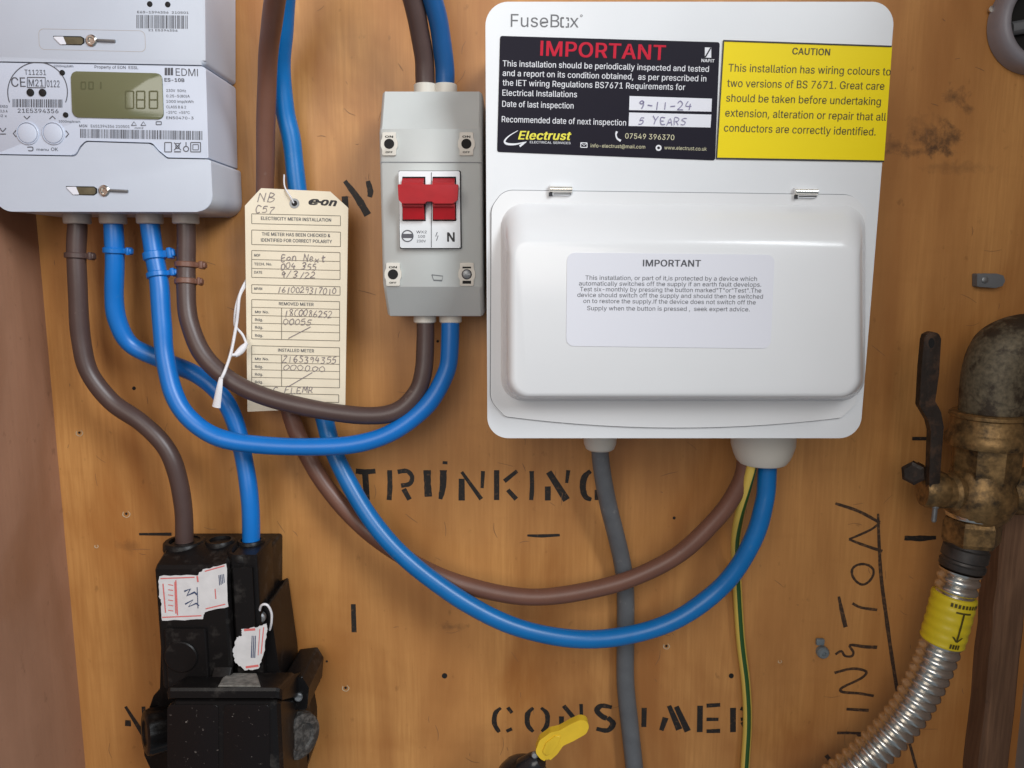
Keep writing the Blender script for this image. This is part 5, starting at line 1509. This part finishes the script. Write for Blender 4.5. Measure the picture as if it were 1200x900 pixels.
# print wrapped on the sleeve: arrow and caption
bm = bmesh.new()
fr = frames(sp_)
def on_sleeve(s, a):
    """s along 0..1, a angle from the camera-facing line, in radians"""
    k = s * (len(sp_) - 1); i = min(int(k), len(sp_) - 2)
    p = sp_[i].lerp(sp_[i + 1], k - i)
    t = fr[i][0]
    n = (Vector((0, -1, 0)) - t * t.dot(Vector((0, -1, 0)))).normalized()
    b = t.cross(n)
    return p + (n * math.cos(a) + b * math.sin(a)) * .01385
def wrap(s0, a0, s1, a1, w):
    pts = [(s0 + (s1 - s0) * k / 8, a0 + (a1 - a0) * k / 8) for k in range(9)]
    long_ = abs(s1 - s0) > abs(a1 - a0) * .4
    A, B = [], []
    for s, a in pts:
        if long_: A.append(bm.verts.new(on_sleeve(s, a - w))); B.append(bm.verts.new(on_sleeve(s, a + w)))
        else: A.append(bm.verts.new(on_sleeve(s - w * .35, a))); B.append(bm.verts.new(on_sleeve(s + w * .35, a)))
    for k in range(8): bm.faces.new((A[k], A[k+1], B[k+1], B[k]))
wrap(.22, 0, .80, .0, .045)
wrap(.235, -.35, .235, .35, .05)
wrap(.70, -.22, .80, 0, .05); wrap(.70, .22, .80, 0, .05)
for k in range(9): wrap(.11, -.75 + k*.16, .11, -.75 + k*.16 + .1, .11)
for k in range(4): wrap(.9, -.2 + k*.12, .9, -.2 + k*.12 + .08, .13)
obj('sleeve_print', bm, M_ltext, slv, smooth=0, recalc=False)
bm = bmesh.new()
ax = (ctrl[0] - ctrl[1]).normalized()
lathe(bm, ctrl[0], ax, [(.001,.011),(.001,.0125),(.002,.0136),(.005,.0138),(.006,.0128),(.0075,.0126),(.0085,.0138),(.015,.0136),(.016,.0125),(.024,.0122),(.024,.008)], 26)
obj('end_fitting', bm, M_fit, gh, smooth=35)

# ------------------------------------------------------------------ pipe at the top right, yellow lever at the bottom, small fixings
bm = bmesh.new()
c = P3(1229, 22, .014)
lathe(bm, Vector((c.x, -.001, c.z)), (0,-1,0), [(0,.0305),(.006,.0305),(.0105,.0298),(.0135,.0285),(.0148,.0260),(.0140,.0238),(.012,.0228),(.002,.0223),(.002,0)], 48)
pp = obj('pipe_socket', bm, M_conduit, smooth=50)
tag(pp, 'grey plastic pipe socket with a dark mouth in the top right corner', 'pipe')
bm = bmesh.new()
lathe(bm, Vector((c.x, -.0032, c.z)), (0,-1,0), [(0,.0221),(.001,.0221),(.001,0)], 30)
obj('pipe_mouth', bm, M_hole, pp, smooth=0)
bm = bmesh.new()
tube(bm, [P3(1184, 34, .008), P3(1240, 24, .010)], .0042, 12)
obj('inner_rod', bm, M_grip, pp)

yv = thing('gas_tap', 'black capped tap with a yellow lever peeping in at the bottom edge', 'tap', P3(612, 930, .05))
hy = .075
bm = bmesh.new()
cc = P3(610, 909, .055)
prof = []
rr = .0190
lathe(bm, cc - Vector((0,0,.03)), (0.05, -.25, 1), [(0,.0178),(.022,.0182),(.030,.0182),(.036,.0174),(.0405,.0152),(.0435,.0118),(.0450,.0070),(.0455,.003),(.0456,0)], 30)
obj('tap_cap', bm, mat('gloss_black_cap', (.012,.012,.014), .25, dirt=(.07,.065,.06), dirt_lo=.6, dirt_hi=.8, dscale=200), yv, smooth=50)
bm = bmesh.new()
for k in (0, 1):
    lathe(bm, cc - Vector((0,0,.03)), (0.05, -.25, 1), [(.024 + .010*k,.0179 - .001*k),(.0245 + .010*k,.0190 - .0012*k),(.0265 + .010*k,.0190 - .0016*k),(.027 + .010*k,.0176 - .001*k)], 30)
obj('cap_ridge', bm, MATS['gloss_black_cap'], yv, smooth=50)
bm = bmesh.new()
lathe(bm, P3(630, 893, hy), (.75, -.3, .62), [(-.012,.0070),(-.002,.0072),(.001,.0060),(.003,.0045)], 20)
obj('lever_neck', bm, MATS['gloss_black_cap'], yv, smooth=40)
bm = bmesh.new()
prism(bm, px_poly([(627,882),(632,868),(645,858.5),(656,856),(668,849),(680,843.5),(688,845),(690.5,852),(687,860),(672,868.5),(660,874),(653,884),(642,893.5),(634,890)], hy + .004, .0045, 6), hy + .004, hy - .002, .0017, 4)
obj('lever', bm, M_lever, yv, smooth=40)
bm = bmesh.new()
prism(bm, px_poly([(636,881),(640,871),(650,863),(658,862),(654,872),(646,883),(640,887)], hy + .0048, .0012, 4), hy + .0048, hy + .003, .0006)
obj('lever_rib', bm, M_lever, yv, smooth=40)
bm = bmesh.new()
lathe(bm, P3(627, 884, hy + .001), (-.2, -1, .3), [(0,.0022),(.002,.0022),(.003,.0014),(.003,0)], 12)
obj('pivot_pin', bm, M_zinc, yv)

bm = bmesh.new()
prism(bm, px_poly([(1145,320.5),(1168,320.5),(1176,323),(1178,329),(1175,335),(1167,337.5),(1145,336)], .006, .0008), .006, .0005, .0012)
o = obj('cable_clip', bm, M_grip)
tag(o, 'small grey plastic clip nailed to the board above the iron lever', 'clip')
bm = bmesh.new()
lathe(bm, P3(1154, 328, .006), (0,-1,0), [(-.001,.0022),(.0006,.0022),(.0010,.0014),(.0010,0)], 12)
obj('nail_head', bm, M_zinc, o)
bm = bmesh.new()
lathe(bm, Vector((*P2(963,763,0)[:1], .001, P2(963,763,0)[1])), (0,-1,0), [(0,.0046),(.004,.0044),(.0055,.0034),(.0058,.0016),(.0045,.0012),(.0045,0)], 14)
o = obj('wall_plug', bm, mat('blue_grey_plug', (.17,.20,.22), .4))
tag(o, 'blue-grey plastic plug stuck in the board beside the handwritten word', 'wall plug')
bm = bmesh.new()
box(bm, P3(961, 752, .002), .0060, .003, .0050, bevel=.001)
obj('plug_collar', bm, MATS['blue_grey_plug'], o)
bm = bmesh.new()
lathe(bm, Vector((P2(1159,12.5,0)[0], .001, P2(1159,12.5,0)[1])), (0,-1,0), [(0,.0012),(.003,.0012),(.0034,.0022),(.0044,.0020),(.0048,0)], 12)
o = obj('nail', bm, M_steel)
tag(o, 'small bright nail head in the board beside the grey pipe socket', 'nail')
